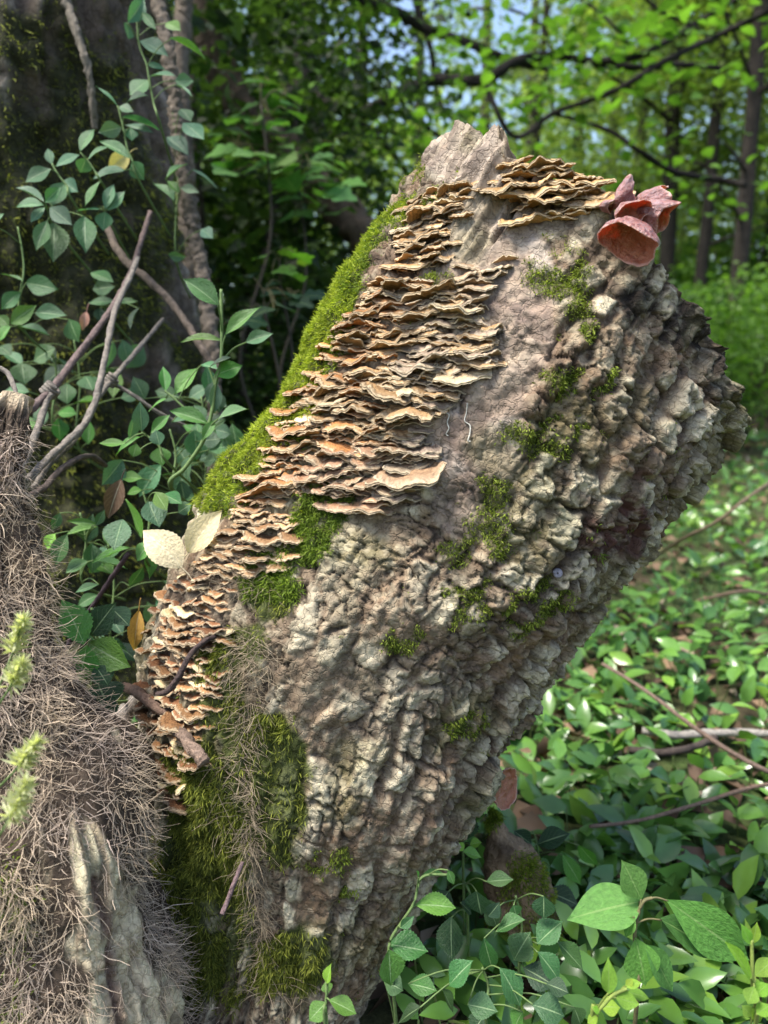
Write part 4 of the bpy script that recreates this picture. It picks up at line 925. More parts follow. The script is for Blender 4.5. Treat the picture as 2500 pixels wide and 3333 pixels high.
loose_leaf('cream coloured dry leaf leaning on the brackets', (592, 1848), (466, 1722), 118, .60, (.66, .56, .38), DLF[0])
loose_leaf('cream dry leaf half hidden behind the brackets', (612, 1800), (718, 1660), 92, .60, (.64, .54, .33), DLF[1])
loose_leaf('torn yellow leaf caught among the sprigs on the trunk', (420, 500), (352, 560), 56, .95, (.78, .66, .26), DLF[2])
loose_leaf('orange brown dead leaf hanging in the dark beside the log', (452, 1985), (435, 2120), 52, .68, (.46, .27, .07), DLF[0])
loose_leaf('pinkish brown dead leaf on the mossy trunk', (282, 1015), (268, 1075), 30, .90, (.42, .22, .17), DLF[1])
loose_leaf('dark brown curled dead leaf hanging in the wintercreeper', (395, 1560), (350, 1690), 62, .735, (.12, .075, .05), DLF[2])

# pale flowering grass heads leaning in at the left
def grass_head(label, u, v, d, h_px, lean):
    s = d/F_PX; base = P(u-lean*1.6, v+h_px*1.2, d+.02); topp = P(u+lean, v-h_px*.5, d); root = thing('pale_grass', label, 'grass', tuple(base), 'pale grass heads beside the hairy stump')
    mb = MB(); mid = P(u-lean*.2, v+h_px*.4, d+.005); tube(mb, [base, mid, topp], [.0008, .0004], 5, 8, (.16, .25, .08)); obj('stalk', mb.mesh('stalk', base), M_STEM, root)
    axis = topp-mid; V = []; T = []; C_ = []; r = np.random.default_rng(int(u+v))
    for k in range(170):
        t = r.random(); p = mid+axis*t; dd = nrm(nrm(axis)*.9+.8*r.normal(size=3)); L = .011*(1.1-.4*t); sd_ = nrm(np.cross(dd, r.normal(size=3)))*.0009
        n0 = len(V); V += [p, p+dd*L*.45+sd_, p+dd*L*.45-sd_, p+dd*L]; T += [(n0, n0+1, n0+2), (n0+1, n0+3, n0+2)]; c = np.array([.52, .53, .34])*(.7+.5*r.random()); C_ += [c]*4
    obj('spikelets', mesh_np('spikelets', np.array(V)-base, None, np.array(T), False, np.array(C_)), M_FOLIAGE, root, 'stuff')
grass_head('pale green grass head, highest of those over the hairy stump', 45, 2080, .46, 130, 30)
grass_head('pale green grass head pointing sideways over the rootlets', 40, 2200, .44, 90, 34)
grass_head('pale green grass head bent right above the stump bark', 70, 2460, .43, 90, 50)
grass_head('blurred pale grass head lowest over the hairy stump', 40, 2610, .40, 130, 45)

# ------------------------------------------------------------------ near plants on the right
S6 = dict(ox=1250, oy=2222); GG = 'wintercreeper sprigs at the foot of the log'
sprig('bright wintercreeper shoot climbing the bark at the foot of the log', .60, [(135, 960, 312, 970, 98, 'bright'), (20, 1130, 192, 1160, 114, 'mid'), (20, 1150, 30, 1312, 112, 'bright'), (165, 830, 272, 830, 34, 'bright'), (275, 808, 302, 872, 34, 'bright'), (0, 1290, 85, 1330, 90, 'mid'), (150, 840, 140, 810, 20, 'bright'), (70, 1060, 130, 1010, 40, 'mid')],
      stem=[(275, 830), (165, 840), (130, 950), (80, 1030), (30, 1110), (20, 1200), (40, 1330)], group=GG, anchor='ground', **S6)
sprig('little bright three leaf shoot standing before the foot of the log', .56, [(1410, 1380, 1333, 1462, 78, 'bright'), (1420, 1370, 1542, 1430, 78, 'bright'), (1412, 1300, 1430, 1213, 42, 'lime'), (1405, 1292, 1420, 1342, 46, 'bright')], oy=2222, stem=[(1415, 1290), (1408, 1380), (1405, 1475)], anchor='ground', group=GG)
sprig('lime coloured seedling tip sprouting under the overhanging log', .68, [(340, 730, 422, 755, 60, 'lime'), (370, 700, 422, 690, 44, 'lime'), (345, 725, 315, 690, 36, 'lime'), (350, 540, 342, 692, 112, 'dark'), (300, 560, 260, 640, 90, 'dark')], group=GG, anchor='ground', **S6)
sprig('dark wintercreeper sprig tucked under the bark edge', .64, [(440, 860, 562, 850, 64), (430, 930, 492, 1060, 84), (290, 1010, 292, 1202, 114, 'dark'), (400, 900, 420, 1005, 112, 'dark'), (330, 950, 380, 1000, 80, 'dark'), (280, 900, 240, 960, 80, 'dark')], group=GG, anchor='ground', kind='mid', **S6)
sprig('wintercreeper sprig with a dirt specked leaf beneath the large smooth leaved seedling', .62, [(480, 1080, 612, 1020, 94), (560, 1200, 632, 1078, 112), (660, 1130, 772, 1028, 104), (660, 1160, 762, 1292, 94), (750, 1120, 862, 1242, 84), (690, 920, 690, 1022, 92, 'dark'), (600, 1230, 742, 1312, 112, 'dark'), (430, 1100, 472, 1252, 72), (560, 960, 572, 1012, 58), (450, 1010, 500, 950, 60, 'dark')], group=GG, anchor='ground', kind='mid', **S6)
sprig('wintercreeper sprig with a scarred drooping leaf at the lower edge of the patch', .58, [(500, 1230, 592, 1397, 114), (640, 1390, 782, 1440, 122), (360, 1390, 492, 1420, 104), (280, 1310, 382, 1200, 94), (250, 1320, 302, 1432, 84), (100, 1300, 232, 1330, 84), (600, 1420, 560, 1500, 90, 'bright'), (820, 1400, 850, 1480, 80), (160, 1400, 60, 1470, 90, 'dark'), (430, 1440, 380, 1520, 90, 'dark'), (700, 1300, 800, 1340, 90, 'dark')], group=GG, anchor='ground', kind='mid', **S6)
sprig('wintercreeper sprig with narrow glossy leaves beside the mossy root', .78, [(700, 900, 842, 960, 94, 'dark'), (770, 740, 852, 875, 64, 'bright'), (600, 700, 632, 812, 64), (660, 700, 802, 650, 94, 'dark'), (640, 760, 720, 860, 80), (840, 700, 920, 790, 60, 'bright'), (560, 640, 640, 700, 70, 'dark'), (520, 780, 460, 840, 60, 'dark'), (620, 860, 560, 830, 60)], group=GG, anchor='ground', kind='mid', **S6)
sprig('seedling with five large smooth pale green leaves', .60, [(1112, 945, 790, 1020, 190, 'soft'), (1112, 940, 1030, 768, 118, 'soft'), (1215, 935, 1588, 1202, 185, 'soft'), (1190, 1020, 1482, 1202, 135, 'mid'), (1085, 1100, 1132, 1312, 146, 'soft'), (1130, 1130, 1250, 1337, 116, 'soft'), (1078, 1010, 1042, 1102, 50, 'soft')],
      stem=[(1160, 930), (1118, 948), (1090, 1030), (1083, 1100), (1090, 1220), (1095, 1350)], group='seedlings on the forest floor', name='seedling', cat='seedling', meshes=SF, anchor='ground', stem_r=.0014, stemcol=(.14, .13, .06), dj=.01, **S6)
sprig('lime green opposite leaved shoot with a curled tip in the right foreground', .50, [(1585, 1280, 1480, 1118, 80, 'lime'), (1600, 1270, 1690, 1190, 66, 'lime'), (1585, 1130, 1540, 1040, 42, 'lime'), (1590, 1130, 1612, 1036, 42, 'lime'), (1588, 1130, 1560, 1020, 26, 'lime'), (1600, 1310, 1572, 1390, 60, 'lime'), (1602, 1350, 1660, 1300, 56, 'lime'), (1590, 1440, 1545, 1395, 50, 'lime'), (1610, 1430, 1670, 1390, 50, 'lime'), (1595, 1400, 1625, 1470, 50, 'lime')],
      stem=[(1588, 1110), (1590, 1200), (1592, 1290), (1600, 1380), (1605, 1480)], group='lime green shoots', name='privet_shoot', cat='shoot', meshes=SF, anchor='ground', stem_r=.0012, stemcol=(.20, .26, .06), **S6)
sprig('lime green shoot bending over the fallen bud scale in the foreground', .50, [(970, 1345, 970, 1188, 64, 'lime'), (1040, 1312, 1112, 1295, 44, 'lime'), (1050, 1335, 1147, 1365, 44, 'lime'), (1000, 1360, 1107, 1390, 64, 'lime'), (935, 1400, 1022, 1402, 80, 'lime'), (925, 1440, 878, 1472, 40, 'lime'), (930, 1425, 900, 1400, 30, 'lime'), (1045, 1315, 1075, 1280, 30, 'lime')],
      stem=[(1050, 1322), (990, 1350), (950, 1390), (915, 1430), (895, 1475)], group='lime green shoots', name='privet_shoot', cat='shoot', meshes=SF, anchor='ground', stem_r=.0011, stemcol=(.20, .26, .06), **S6)

# ------------------------------------------------------------------ ground cover and litter (nobody could count it)
def leaf_cloud(Pb, D, Nn, L, W, cols, fold=.25, fine=True):
    y = nrm(D); z = nrm(Nn-y*(Nn*y).sum(-1, keepdims=True)); x = np.cross(y, z); L_ = L[:, None]; W_ = W[:, None]
    if fine:
        pts = [(0, 0, 0)]; T_ = []
        for a_, w_, z_ in ((.18, .30, .1), (.42, .47, .15), (.68, .36, .05), (.88, .15, -.25)): pts += [(-w_, a_, z_+w_*1.2), (0, a_+.02, z_), (w_, a_, z_+w_*1.2)]
        pts.append((0, 1, -.55)); T_ = [(0, 2, 1), (0, 3, 2)]
        for r_i in range(3):
            q0 = 1+3*r_i; T_ += [(q0, q0+1, q0+4), (q0, q0+4, q0+3), (q0+1, q0+2, q0+5), (q0+1, q0+5, q0+4)]
        T_ += [(10, 11, 13), (11, 12, 13)]; T_ = np.array(T_)
    else:
        pts = [(0, 0, 0), (-.5, .45, 1), (0, .5, 0), (.5, .45, 1), (0, 1, -.5)]; T_ = np.array([(0, 2, 1), (0, 3, 2), (1, 2, 4), (2, 3, 4)])
    V = np.stack([Pb+x*W_*a+y*L_*b_+z*W_*fold*c for a, b_, c in pts], 1); k = len(pts)
    return V.reshape(-1, 3), (np.arange(len(Pb))[:, None, None]*k+T_[None]).reshape(-1, 3), np.repeat(cols, k, 0)
def floor_points(n_, seed, y0, y1, spread=.75, xmin=None):
    r = np.random.default_rng(seed); yy = y0*(y1/y0)**r.random(n_); xx = (r.random(n_)*2-1)*(spread*yy+.5)
    return xx, yy, r
def away(x, y):
    a = np.hypot(x-LO[0], (y-LO[1])) > .16
    b_ = np.hypot(x-TX, y-TY) > .33
    c_ = np.hypot(x-hp[1][0], y-hp[1][1]) > .13
    return a & b_ & c_
xx, yy, r_ = floor_points(21000, 600, .55, 16)
patch = fbm(xx*1.4, yy*1.4, 0, 3, 61)+.45*fbm(xx*6, yy*6, 0, 2, 62)
k_ = away(xx, yy) & (patch > -.42+.9*(r_.random(len(xx))-.5)) & ~((xx < .02) & (yy < 1.0) & (xx > -.5))
xx, yy = xx[k_], yy[k_]; n_ = len(xx); sc = np.interp(yy, [.5, 3, 8, 16], [1, 1.1, 1.9, 3.0])
az = r_.random(n_)*math.tau; el = np.abs(r_.normal(size=n_)*.45)+.05
D_ = np.stack([np.cos(az)*np.cos(el), np.sin(az)*np.cos(el), np.sin(el)], -1); Nn = nrm(np.array([[0, -.25, 1.]])+.45*r_.normal(size=(n_, 3)))
L_ = (.032+.026*r_.random(n_))*sc; hh = ground_z(xx, yy)+(.012+.075*r_.random(n_)**1.4)*np.minimum(sc, 2)*(.5+.8*sstep(-.4, .6, fbm(xx*3, yy*3, 0, 2, 64)))
f_ = r_.random((n_, 1)); cv = np.array([[.045, .120, .036]])*(1-f_)+np.array([[.140, .290, .052]])*f_
cv = np.where(r_.random((n_, 1)) < .10, np.array([[.17, .31, .05]]), cv)*(.8+.4*r_.random((n_, 1)))
V, T_, C_ = leaf_cloud(np.stack([xx, yy, hh], -1), D_, Nn, L_, L_*(.42+.16*r_.random(n_)), cv)
o_ = obj('ground_cover', mesh_np('ground_cover', V, None, T_, True, C_), M_COVER, kind='stuff'); tag(o_, 'low glossy wintercreeper ground cover spreading over the forest floor', 'ground cover')
# its thin stems
sel = r_.random(n_) < .55; Pb = np.stack([xx, yy, hh], -1)[sel]
low = Pb.copy(); low[:, 2] = ground_z(low[:, 0], low[:, 1])-.003; low[:, :2] += r_.normal(size=(len(low), 2))*.012
V, q_, c_ = [], [], []
side = nrm(np.cross(Pb-low, np.array([[0, 1., .3]])))*.0009*sc[sel][:, None]
V = np.stack([low-side, low+side, Pb+side, Pb-side], 1).reshape(-1, 3); q_ = np.arange(len(Pb))[:, None]*4+np.arange(4)[None]
o_ = obj('ground_cover_stalks', mesh_np('ground_cover_stalks', V, q_, None, False, np.tile([[.09, .13, .04]], (len(V), 1))), M_LITTER, kind='stuff'); tag(o_, 'thin green stalks under the wintercreeper ground cover', 'stalks')
xx, yy, r_ = floor_points(7000, 610, .5, 12); k_ = away(xx, yy); xx, yy = xx[k_], yy[k_]; n_ = len(xx)
az = r_.random(n_)*math.tau; D_ = np.stack([np.cos(az), np.sin(az), .25*r_.normal(size=n_)], -1); Nn = nrm(np.array([[0, 0, 1.]])+.5*r_.normal(size=(n_, 3)))
L_ = (.03+.05*r_.random(n_))*np.interp(yy, [.5, 4, 12], [.8, 1, 2]); f_ = r_.random((n_, 1))
cv = np.array([[.075, .048, .034]])*(1-f_)+np.array([[.25, .165, .105]])*f_**1.2; cv = np.where(r_.random((n_, 1)) < .08, np.array([[.32, .25, .19]]), cv)
V, T_, C_ = leaf_cloud(np.stack([xx, yy, ground_z(xx, yy)+.003+.012*r_.random(n_)], -1), D_, Nn, L_, L_*(.4+.3*r_.random(n_)), cv, .35, False)
o_ = obj('leaf_litter', mesh_np('leaf_litter', V, None, T_, True, C_), M_LITTER, kind='stuff'); tag(o_, 'brown dead leaves littering the forest floor', 'leaf litter')
# sticks and grass blades on the floor
def floor_line(label, pts, r0, col, name='fallen_stick', cat='stick', lift=.03):
    X = [P(u, v, depth_at_height(v, h_)) for u, v, h_ in pts]; mb = MB(); tube(mb, X, r0, 7, 8, col, .2, 4)
    tag(obj(name, mb.mesh(name, X[0]), M_VINE, loc=X[0]), label, cat)
floor_line('long thin brown stick slanting across the ground cover', [(1960, 2160, .10), (2090, 2240, .09), (2250, 2360, .08), (2400, 2460, .08), (2560, 2540, .06)], [.0030, .0034, .0036], (.22, .155, .12))
floor_line('thin brown stick lying low over the litter', [(1920, 2690, .07), (2080, 2670, .06), (2260, 2620, .06), (2420, 2570, .05), (2560, 2540, .05)], [.002, .0026, .003], (.22, .15, .11))
floor_line('pale weathered stick half buried in the ground cover', [(2090, 2378, .03), (2200, 2392, .03), (2350, 2385, .03), (2520, 2388, .03)], [.006, .007, .006], (.36, .33, .29))
floor_line('dark wet stick beside the pale weathered one', [(2050, 2440, .02), (2160, 2450, .03), (2260, 2430, .03), (2330, 2400, .03)], [.006, .006, .005], (.09, .07, .06))
floor_line('arching dry bramble stem rising behind the log', [(2150, 1800, .10), (2230, 1750, .22), (2330, 1700, .28), (2420, 1630, .33), (2520, 1560, .36)], [.004, .004, .003], (.22, .16, .11))
floor_line('curved dry stem low among the leaves at the far edge', [(2260, 1960, .06), (2380, 1930, .10), (2450, 1925, .10), (2540, 1950, .06)], [.004, .004, .004], (.20, .14, .10))
for k in range(16):
    u = random.uniform(2080, 2480); v = random.uniform(1800, 2250); d = depth_at_height(v, .0); p = P(u, v, d); p[2] = float(ground_z(p[0], p[1]))
    dr = np.array([random.uniform(-1, 1), random.uniform(-.4, .4), 0]); Lg = random.uniform(.14, .28)
    V = []; 
    for i in range(7):
        t = i/6; c = p+dr*Lg*t*t*.8+np.array([0, 0, Lg*(t-.45*t*t)]); wd = .003*(1-t)**.6+.0003
        V += [c-np.array([wd, 0, 0]), c+np.array([0, 0.0006, .0008]), c+np.array([wd, 0, 0])]
    tag(obj('grass_tuft', mesh_np('grass_tuft', np.array(V)-p, grid_quads(7, 3), col=np.tile([[.10, .20, .08]], (21, 1))), M_FOLIAGE, loc=p), 'slender arching grass blade in the ground cover behind the log', 'grass', 'grass blades behind the log')

# mossy root buttress on the right of the log's foot
rp = np.array([P(1600, 2640, .74), P(1640, 2780, .74), P(1690, 2900, .75), P(1760, 3040, .77)]); rp[-1][2] = -.04
XR, NRn, SR, BR_, THR, CR = trunk_grid(rp, np.array([.0015, .024, .034, .040]), 80, 60)
XRd = XR+NRn*(.006*fbm(XR[..., 0]*50, XR[..., 1]*50, XR[..., 2]*50, 4, 5))[..., None]
rt = thing('mossy_root', 'mossy brown root stub standing under the overhanging log', 'root', tuple(rp[-1]))
obj('wood', mesh_np('wood', XRd.reshape(-1, 3)-rp[-1], grid_quads(80, 60, True), col=np.clip(np.array([.20, .14, .09])*(1+.5*fbm(XR[..., 0]*60, XR[..., 1]*60, XR[..., 2]*60, 3, 7))[..., None], .02, 1).reshape(-1, 3)), M_BARK, rt)
p_, nn_, ix = scatter_on(XRd, NRn, sstep(-.1, .3, fbm(XR[..., 0]*22, XR[..., 1]*22, XR[..., 2]*22, 2, 8))+1e-9, 7000, 280)
V, q_, t_, c_ = blades(p_, nn_, .003+.004*rng.random(7000), np.full(7000, .0008), moss_cols(7000, 281, (.06, .10, .01), (.22, .27, .03)), .6, .2, 282)
obj('moss', mesh_np('moss', V-rp[-1], q_, t_, False, c_), M_MOSS, rt, 'stuff')

# ------------------------------------------------------------------ woods behind
def crown_mesh(name, seed, R, H, nclump, per, leaf, A, B, gap=.25):
    r = np.random.default_rng(seed); pts = []
    while len(pts) < nclump:
        p = r.uniform(-1, 1, 3)
        if (p**2).sum() < 1 and vnoise(np.array(p[0]*2.2), np.array(p[1]*2.2), np.array(p[2]*2.2), seed) > -gap: pts.append(p*np.array([R, R, H/2]))
    C = np.repeat(np.array(pts), per, 0); n_ = len(C)
    Pb = C+r.normal(size=(n_, 3))*np.array([.20, .20, .10])*R*.55
    az = r.random(n_)*math.tau; D = np.stack([np.cos(az), np.sin(az), -.35+.3*r.normal(size=n_)], -1)
    Nn = nrm(np.array([[0, 0, 1.]])+.55*r.normal(size=(n_, 3))); L = leaf*(.6+.7*r.random(n_))
    f = r.random((n_, 1)); tone = np.repeat(.75+.5*r.random((nclump, 1)), per, 0)
    c = (np.asarray(A)[None]*(1-f)+np.asarray(B)[None]*f)*tone
    V, T, C_ = leaf_cloud(Pb, D, Nn, L, L*.62, c, .2, False)
    return mesh_np(name, V, None, T, False, C_)
G1, G2 = (.085, .140, .035), (.23, .32, .075)
CR_ = [crown_mesh('crown', 700+k, 1.5, 3.0, 95, 42, .080, G1, G2, .12) for k in range(4)]
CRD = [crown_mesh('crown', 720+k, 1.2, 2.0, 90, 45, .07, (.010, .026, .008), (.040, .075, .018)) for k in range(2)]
CRS = [crown_mesh('crown', 740+k, .8, 1.2, 60, 40, .055, (.04, .10, .02), (.13, .25, .04)) for k in range(2)]
for x in CR_+CRD+CRS: x.materials.append(M_FOLIAGE)
def bg_tree(label, u, d, r, crowns, lean=(0, 0), h=7.0, group='slim trees of the woods behind', col=(.045, .037, .030), name='forest_tree'):
    x, y = P(u, 1300, d)[0], P(u, 1300, d)[1]; z = float(ground_z(x, y))
    base = np.array([x, y, z]); root = thing(name, label, 'tree', tuple(base), group)
    pts = [np.array([lean[0]*t*h+.05*math.sin(3*t+u), lean[1]*t*h, t*h-.1*(t == 0)]) for t in np.linspace(0, 1, 7)]
    mb = MB(); tube(mb, pts, [r*1.35, r*1.05, r, r*.9, r*.8, r*.6, r*.35], 12, 5, col, .18, int(u)); 
    obj('trunk', mb.mesh('trunk'), M_FARBARK, root)
    rr = random.Random(int(u*7+d))
    for k in range(7):
        lb = MB(); t = rr.uniform(.25, .95); p0 = np.array([np.interp(t, np.linspace(0, 1, 7), [p[i] for p in pts]) for i in range(3)]); a = rr.uniform(0, math.tau); L = rr.uniform(.5, 1.3)
        tube(lb, [p0, p0+np.array([math.cos(a)*L*.5, math.sin(a)*L*.5, .18*L]), p0+np.array([math.cos(a)*L, math.sin(a)*L, .3*L])], [r*.35, r*.12], 6, 5, col, .1)
        obj('branch', lb.mesh('branch'), M_FARBARK, root)
    for (me, dx, dy, dz, s, rz) in crowns:
        o_ = obj('crown', me, parent=root); o_.location = (dx, dy, dz); o_.scale = (s, s, s); o_.rotation_euler = (0, 0, rz)
    return root
rr = random.Random(11)
def cr(*spec, ms=CR_):
    return [(rr.choice(ms), dx, dy, dz, s, rr.uniform(0, 6)) for dx, dy, dz, s in spec]
SLIM = 'slim dark trunked tree standing in the blurred sunlit woods'
for (u, d, r, ln, sp) in [(2345, 6.5, .062, (.01, 0), [(0, .8, 4.6, 1.0), (.9, .2, 5.8, .9)]), (2145, 8.5, .085, (-.01, 0), [(0, .6, 4.2, 1.0), (1.2, .4, 5.6, 1)]), (2225, 8.0, .060, (.02, 0), [(.3, .9, 3.4, .8), (.3, 0, 6, 1.2)]),
        (2460, 9.5, .055, (.0, 0), [(0, .5, 2.6, .9), (0, 0, 5.2, 1.1)]), (2010, 12.0, .09, (.02, 0), [(0, .8, 2.6, 1.1), (1, 0, 5.2, 1.1)]), (1850, 14, .10, (0, 0), [(0, 1, 2.8, 1.2), (.6, 0, 6.0, 1.3)]),
        (2620, 8.0, .08, (-.02, 0), [(0, .2, 3.2, 1.1), (-.5, 0, 5.6, 1.2)]), (2390, 15, .12, (0, 0), [(0, .4, 3.0, 1.3), (0, 0, 7.4, 1.5)]), (1700, 11, .07, (.03, 0), [(0, .6, 3.0, 1.0), (.2, 0, 5.4, 1.1)]),
        (1560, 16, .12, (0, 0), [(0, .4, 3.0, 1.3)]), (1380, 13, .10, (-.02, 0), [(0, .4, 2.6, 1.2)]), (1180, 15, .11, (0, 0), [(0, .4, 3.0, 1.4)]),
        (900, 10, .10, (.02, 0), [(0, .3, 2.8, 1.2), (.4, 0, 5.2, 1.3)]), (2250, 18, .13, (0, 0), [(0, 0, 3.2, 1.5), (0, 0, 8.4, 1.5)]), (2600, 18, .13, (0, 0), [(0, 0, 3.4, 1.6), (-1, 0, 7.5, 1.6)]), (1950, 20, .14, (0, 0), [(0, 0, 3.5, 1.6), (1, 0, 8.6, 1.5)]), (1700, 22, .15, (0, 0), [(0, 0, 4.0, 1.7)]), (500, 12, .1, (0, 0), [(0, 0, 3.0, 1.5), (0, 0, 6.5, 1.6)]), (100, 9, .1, (0, 0), [(0, 0, 3.0, 1.5)]), (2900, 11, .1, (0, 0), [(0, 0, 3.0, 1.5), (0, 0, 5.5, 1.5)])]:
    bg_tree(SLIM, u, d, r, cr(*sp), ln, h=max(6.5, d*.62))
SHR = 'low leafy bush in the sunlit woods behind the log'
for (u, d, z, s) in [(2180, 5.2, .8, .9), (2400, 5.5, 1.0, 1.0), (2560, 6.0, 1.3, 1.2), (1990, 6.0, 1.0, 1.0), (2330, 9, 1.9, 1.5), (2100, 10, 2.2, 1.6), (2500, 10, 2.4, 1.7), (1880, 11, 2.2, 1.6), (2080, 6.5, .9, 1.0), (2420, 7.5, 1.0, 1.1), (1800, 7.5, .8, 1.0), (2250, 11, 1.0, 1.5), (2600, 9, .9, 1.3), (1600, 9, 1.0, 1.4), (1300, 8, 1.1, 1.3), (2000, 16, 1.2, 2.2), (2500, 15, 1.2, 2.2), (1500, 18, 1.5, 2.4), (1050, 11, 1.1, 1.8), (2300, 24, 2.0, 3.0), (1800, 26, 2.0, 3.2), (2750, 22, 2.0, 3.0), (1250, 24, 2.0, 3.2), (700, 16, 1.6, 2.5)]:
    x, y = P(u, 1300, d)[:2]; z0 = float(ground_z(x, y)); root = thing('bush', SHR, 'bush', (x, y, z0), 'bushes of the woods behind')
    o_ = obj('crown', rr.choice(CRS), parent=root); o_.location = (0, 0, z*.72); o_.scale = (s, s, s*.9); o_.rotation_euler = (0, 0, rr.uniform(0, 6))
    for a, b_ in ((1, .2), (-.7, .6), (.1, -.9), (-.3, -.2)):
        mb = MB(); tube(mb, [(0, 0, -.05), (a*.25*s, b_*.25*s, z*.4), (a*.5*s, b_*.5*s, z)], [.018*s, .006*s], 6, 4, (.09, .07, .05)); obj('stem', mb.mesh('stem'), M_FARBARK, root)
# far wood: reads as one mass
r_ = np.random.default_rng(800); n_ = 36000
yy = r_.uniform(27, 50, n_); xx = r_.uniform(-.85, .85, n_)*yy; zt = r_.random(n_)**.8*(yy*.34)
k_ = vnoise(xx*.3, yy*.3, zt*.35, 81)+.25*vnoise(xx*1.1, yy*1.1, zt*1.1, 82) > -.08; xx, yy, zt = xx[k_], yy[k_], zt[k_]; n_ = len(xx)
az = r_.random(n_)*math.tau; D_ = np.stack([np.cos(az), np.sin(az), -.3+0*az], -1); L_ = .30+.30*r_.random(n_); f_ = r_.random((n_, 1))
V, T_, C_ = leaf_cloud(np.stack([xx, yy, zt+ground_z(xx, yy)], -1), D_, nrm(np.array([[0, 0, 1.]])+.6*r_.normal(size=(n_, 3))), L_, L_*.7, np.array([G1])*(1-f_)+np.array([G2])*f_, .2, False)
o_ = obj('far_woods', mesh_np('far_woods', V, None, T_, False, C_), M_FOLIAGE, kind='stuff'); tag(o_, 'distant green wall of foliage closing off the woods', 'woods')

# dark tree behind, its limbs reach over to the right
def q2(x, y): return 1250+x/1.327, y/1.327
ot_x, ot_y = P(985, 900, 4.3)[:2]; OT = np.array([ot_x, ot_y, float(ground_z(ot_x, ot_y))])
ot = thing('overhanging_tree', 'dark tree with long black crooked limbs reaching over the clearing', 'tree', tuple(OT))
mb = MB(); tube(mb, [OT+np.array([0, 0, -.1]), OT+np.array([.02, 0, .7]), OT+np.array([-.03, 0, 1.4]), OT+np.array([.02, .02, 2.2]), OT+np.array([.03, .05, 3.2]), OT+np.array([-.05, .1, 4.6])], [.13, .105, .095, .085, .07, .05], 14, 8, (.035, .03, .024), .2, 5); obj('trunk', mb.mesh('trunk', OT), M_FARBARK, ot)
LIM = [([(-300, -60), (0, 30), (180, 120), (400, 200), (560, 265), (720, 300)], 4.1, .024, .010), ([(-330, 610), (0, 440), (200, 350), (430, 345), (560, 270), (720, 240), (900, 265), (1060, 290), (1300, 280), (1480, 300)], 3.9, .024, .008),
       ([(430, 345), (560, 590), (730, 490), (1000, 390), (1200, 270), (1450, 150), (1700, 30)], 3.6, .008, .010), ([(900, 265), (1100, 240), (1300, 130), (1500, 10), (1600, -60)], 3.7, .012, .008), ([(730, 490), (960, 560), (1100, 650), (1250, 740), (1450, 775), (1560, 800)], 4.3, .008, .014),
       ([(130, -60), (150, 60), (200, 200), (230, 400), (280, 500), (400, 560)], 4.2, .016, .006), ([(-300, 520), (0, 490), (100, 500), (250, 600), (330, 700)], 4.0, .012, .006), ([(-300, 300), (-150, 500), (0, 620), (80, 720), (140, 800)], 3.9, .016, .008),
       ([(700, 240), (705, 330), (720, 420), (735, 500)], 3.8, .006, .004), ([(760, -50), (900, 30), (1000, 120), (1060, 200)], 3.7, .006, .004), ([(1090, -60), (1180, 40), (1330, 110), (1400, 160)], 3.4, .005, .004), ([(540, 40), (620, 70), (700, 130), (720, 230)], 3.9, .005, .003), ([(-330, 560), (-200, 580), (-60, 570), (100, 575)], 4.0, .010, .006)]
tips = []
for pts, d, ra, rb in LIM:
    X = [P(*q2(a, b_), d+.12*math.sin(a*.01)) for a, b_ in pts]
    if pts[0][0] == -300 or pts[0][0] == -330: X[0] = OT+np.array([0, 0, X[0][2]-OT[2]])
    mb = MB(); tube(mb, X, [ra*1.5, (ra+rb)*.75, rb*1.5], 9, 8, (.022, .019, .016), .2, len(pts)); obj('limb', mb.mesh('limb', OT), M_FARBARK, ot)
    dn = catmull(np.array(X), np.linspace(.5, len(X)-1, 14)); tips += list(dn)
tips = np.array(tips); r_ = np.random.default_rng(810); n_ = 1000
C = tips[r_.integers(0, len(tips), n_)]+r_.normal(size=(n_, 3))*np.array([.22, .30, .12])
az = r_.random(n_)*math.tau; D_ = np.stack([np.cos(az), np.sin(az), -.3+0*az], -1); L_ = .05+.05*r_.random(n_); f_ = r_.random((n_, 1))
V, T_, C_ = leaf_cloud(C, D_, nrm(np.array([[0, 0, 1.]])+.35*r_.normal(size=(n_, 3))), L_, L_*.75, np.array([(.05, .12, .018)])*(1-f_)+np.array([(.13, .27, .04)])*f_, .2, True)
obj('crown', mesh_np('crown', V-OT, None, T_, False, C_), M_FOLIAGE, ot)
bl = OT+np.array([-.6, .3, 2.6])
for (me, dx, dy, dz, s) in ((CRD[0], -.6, .5, 2.3, .8), (CRD[1], -.2, .8, 3.2, .9), (CRD[0], -1.2, .2, 3.0, .9), (CRD[1], .1, .5, 4.4, 1.1)):
    o_ = obj('crown', me, parent=ot); o_.location = (dx, dy, dz); o_.scale = (s, s, s)
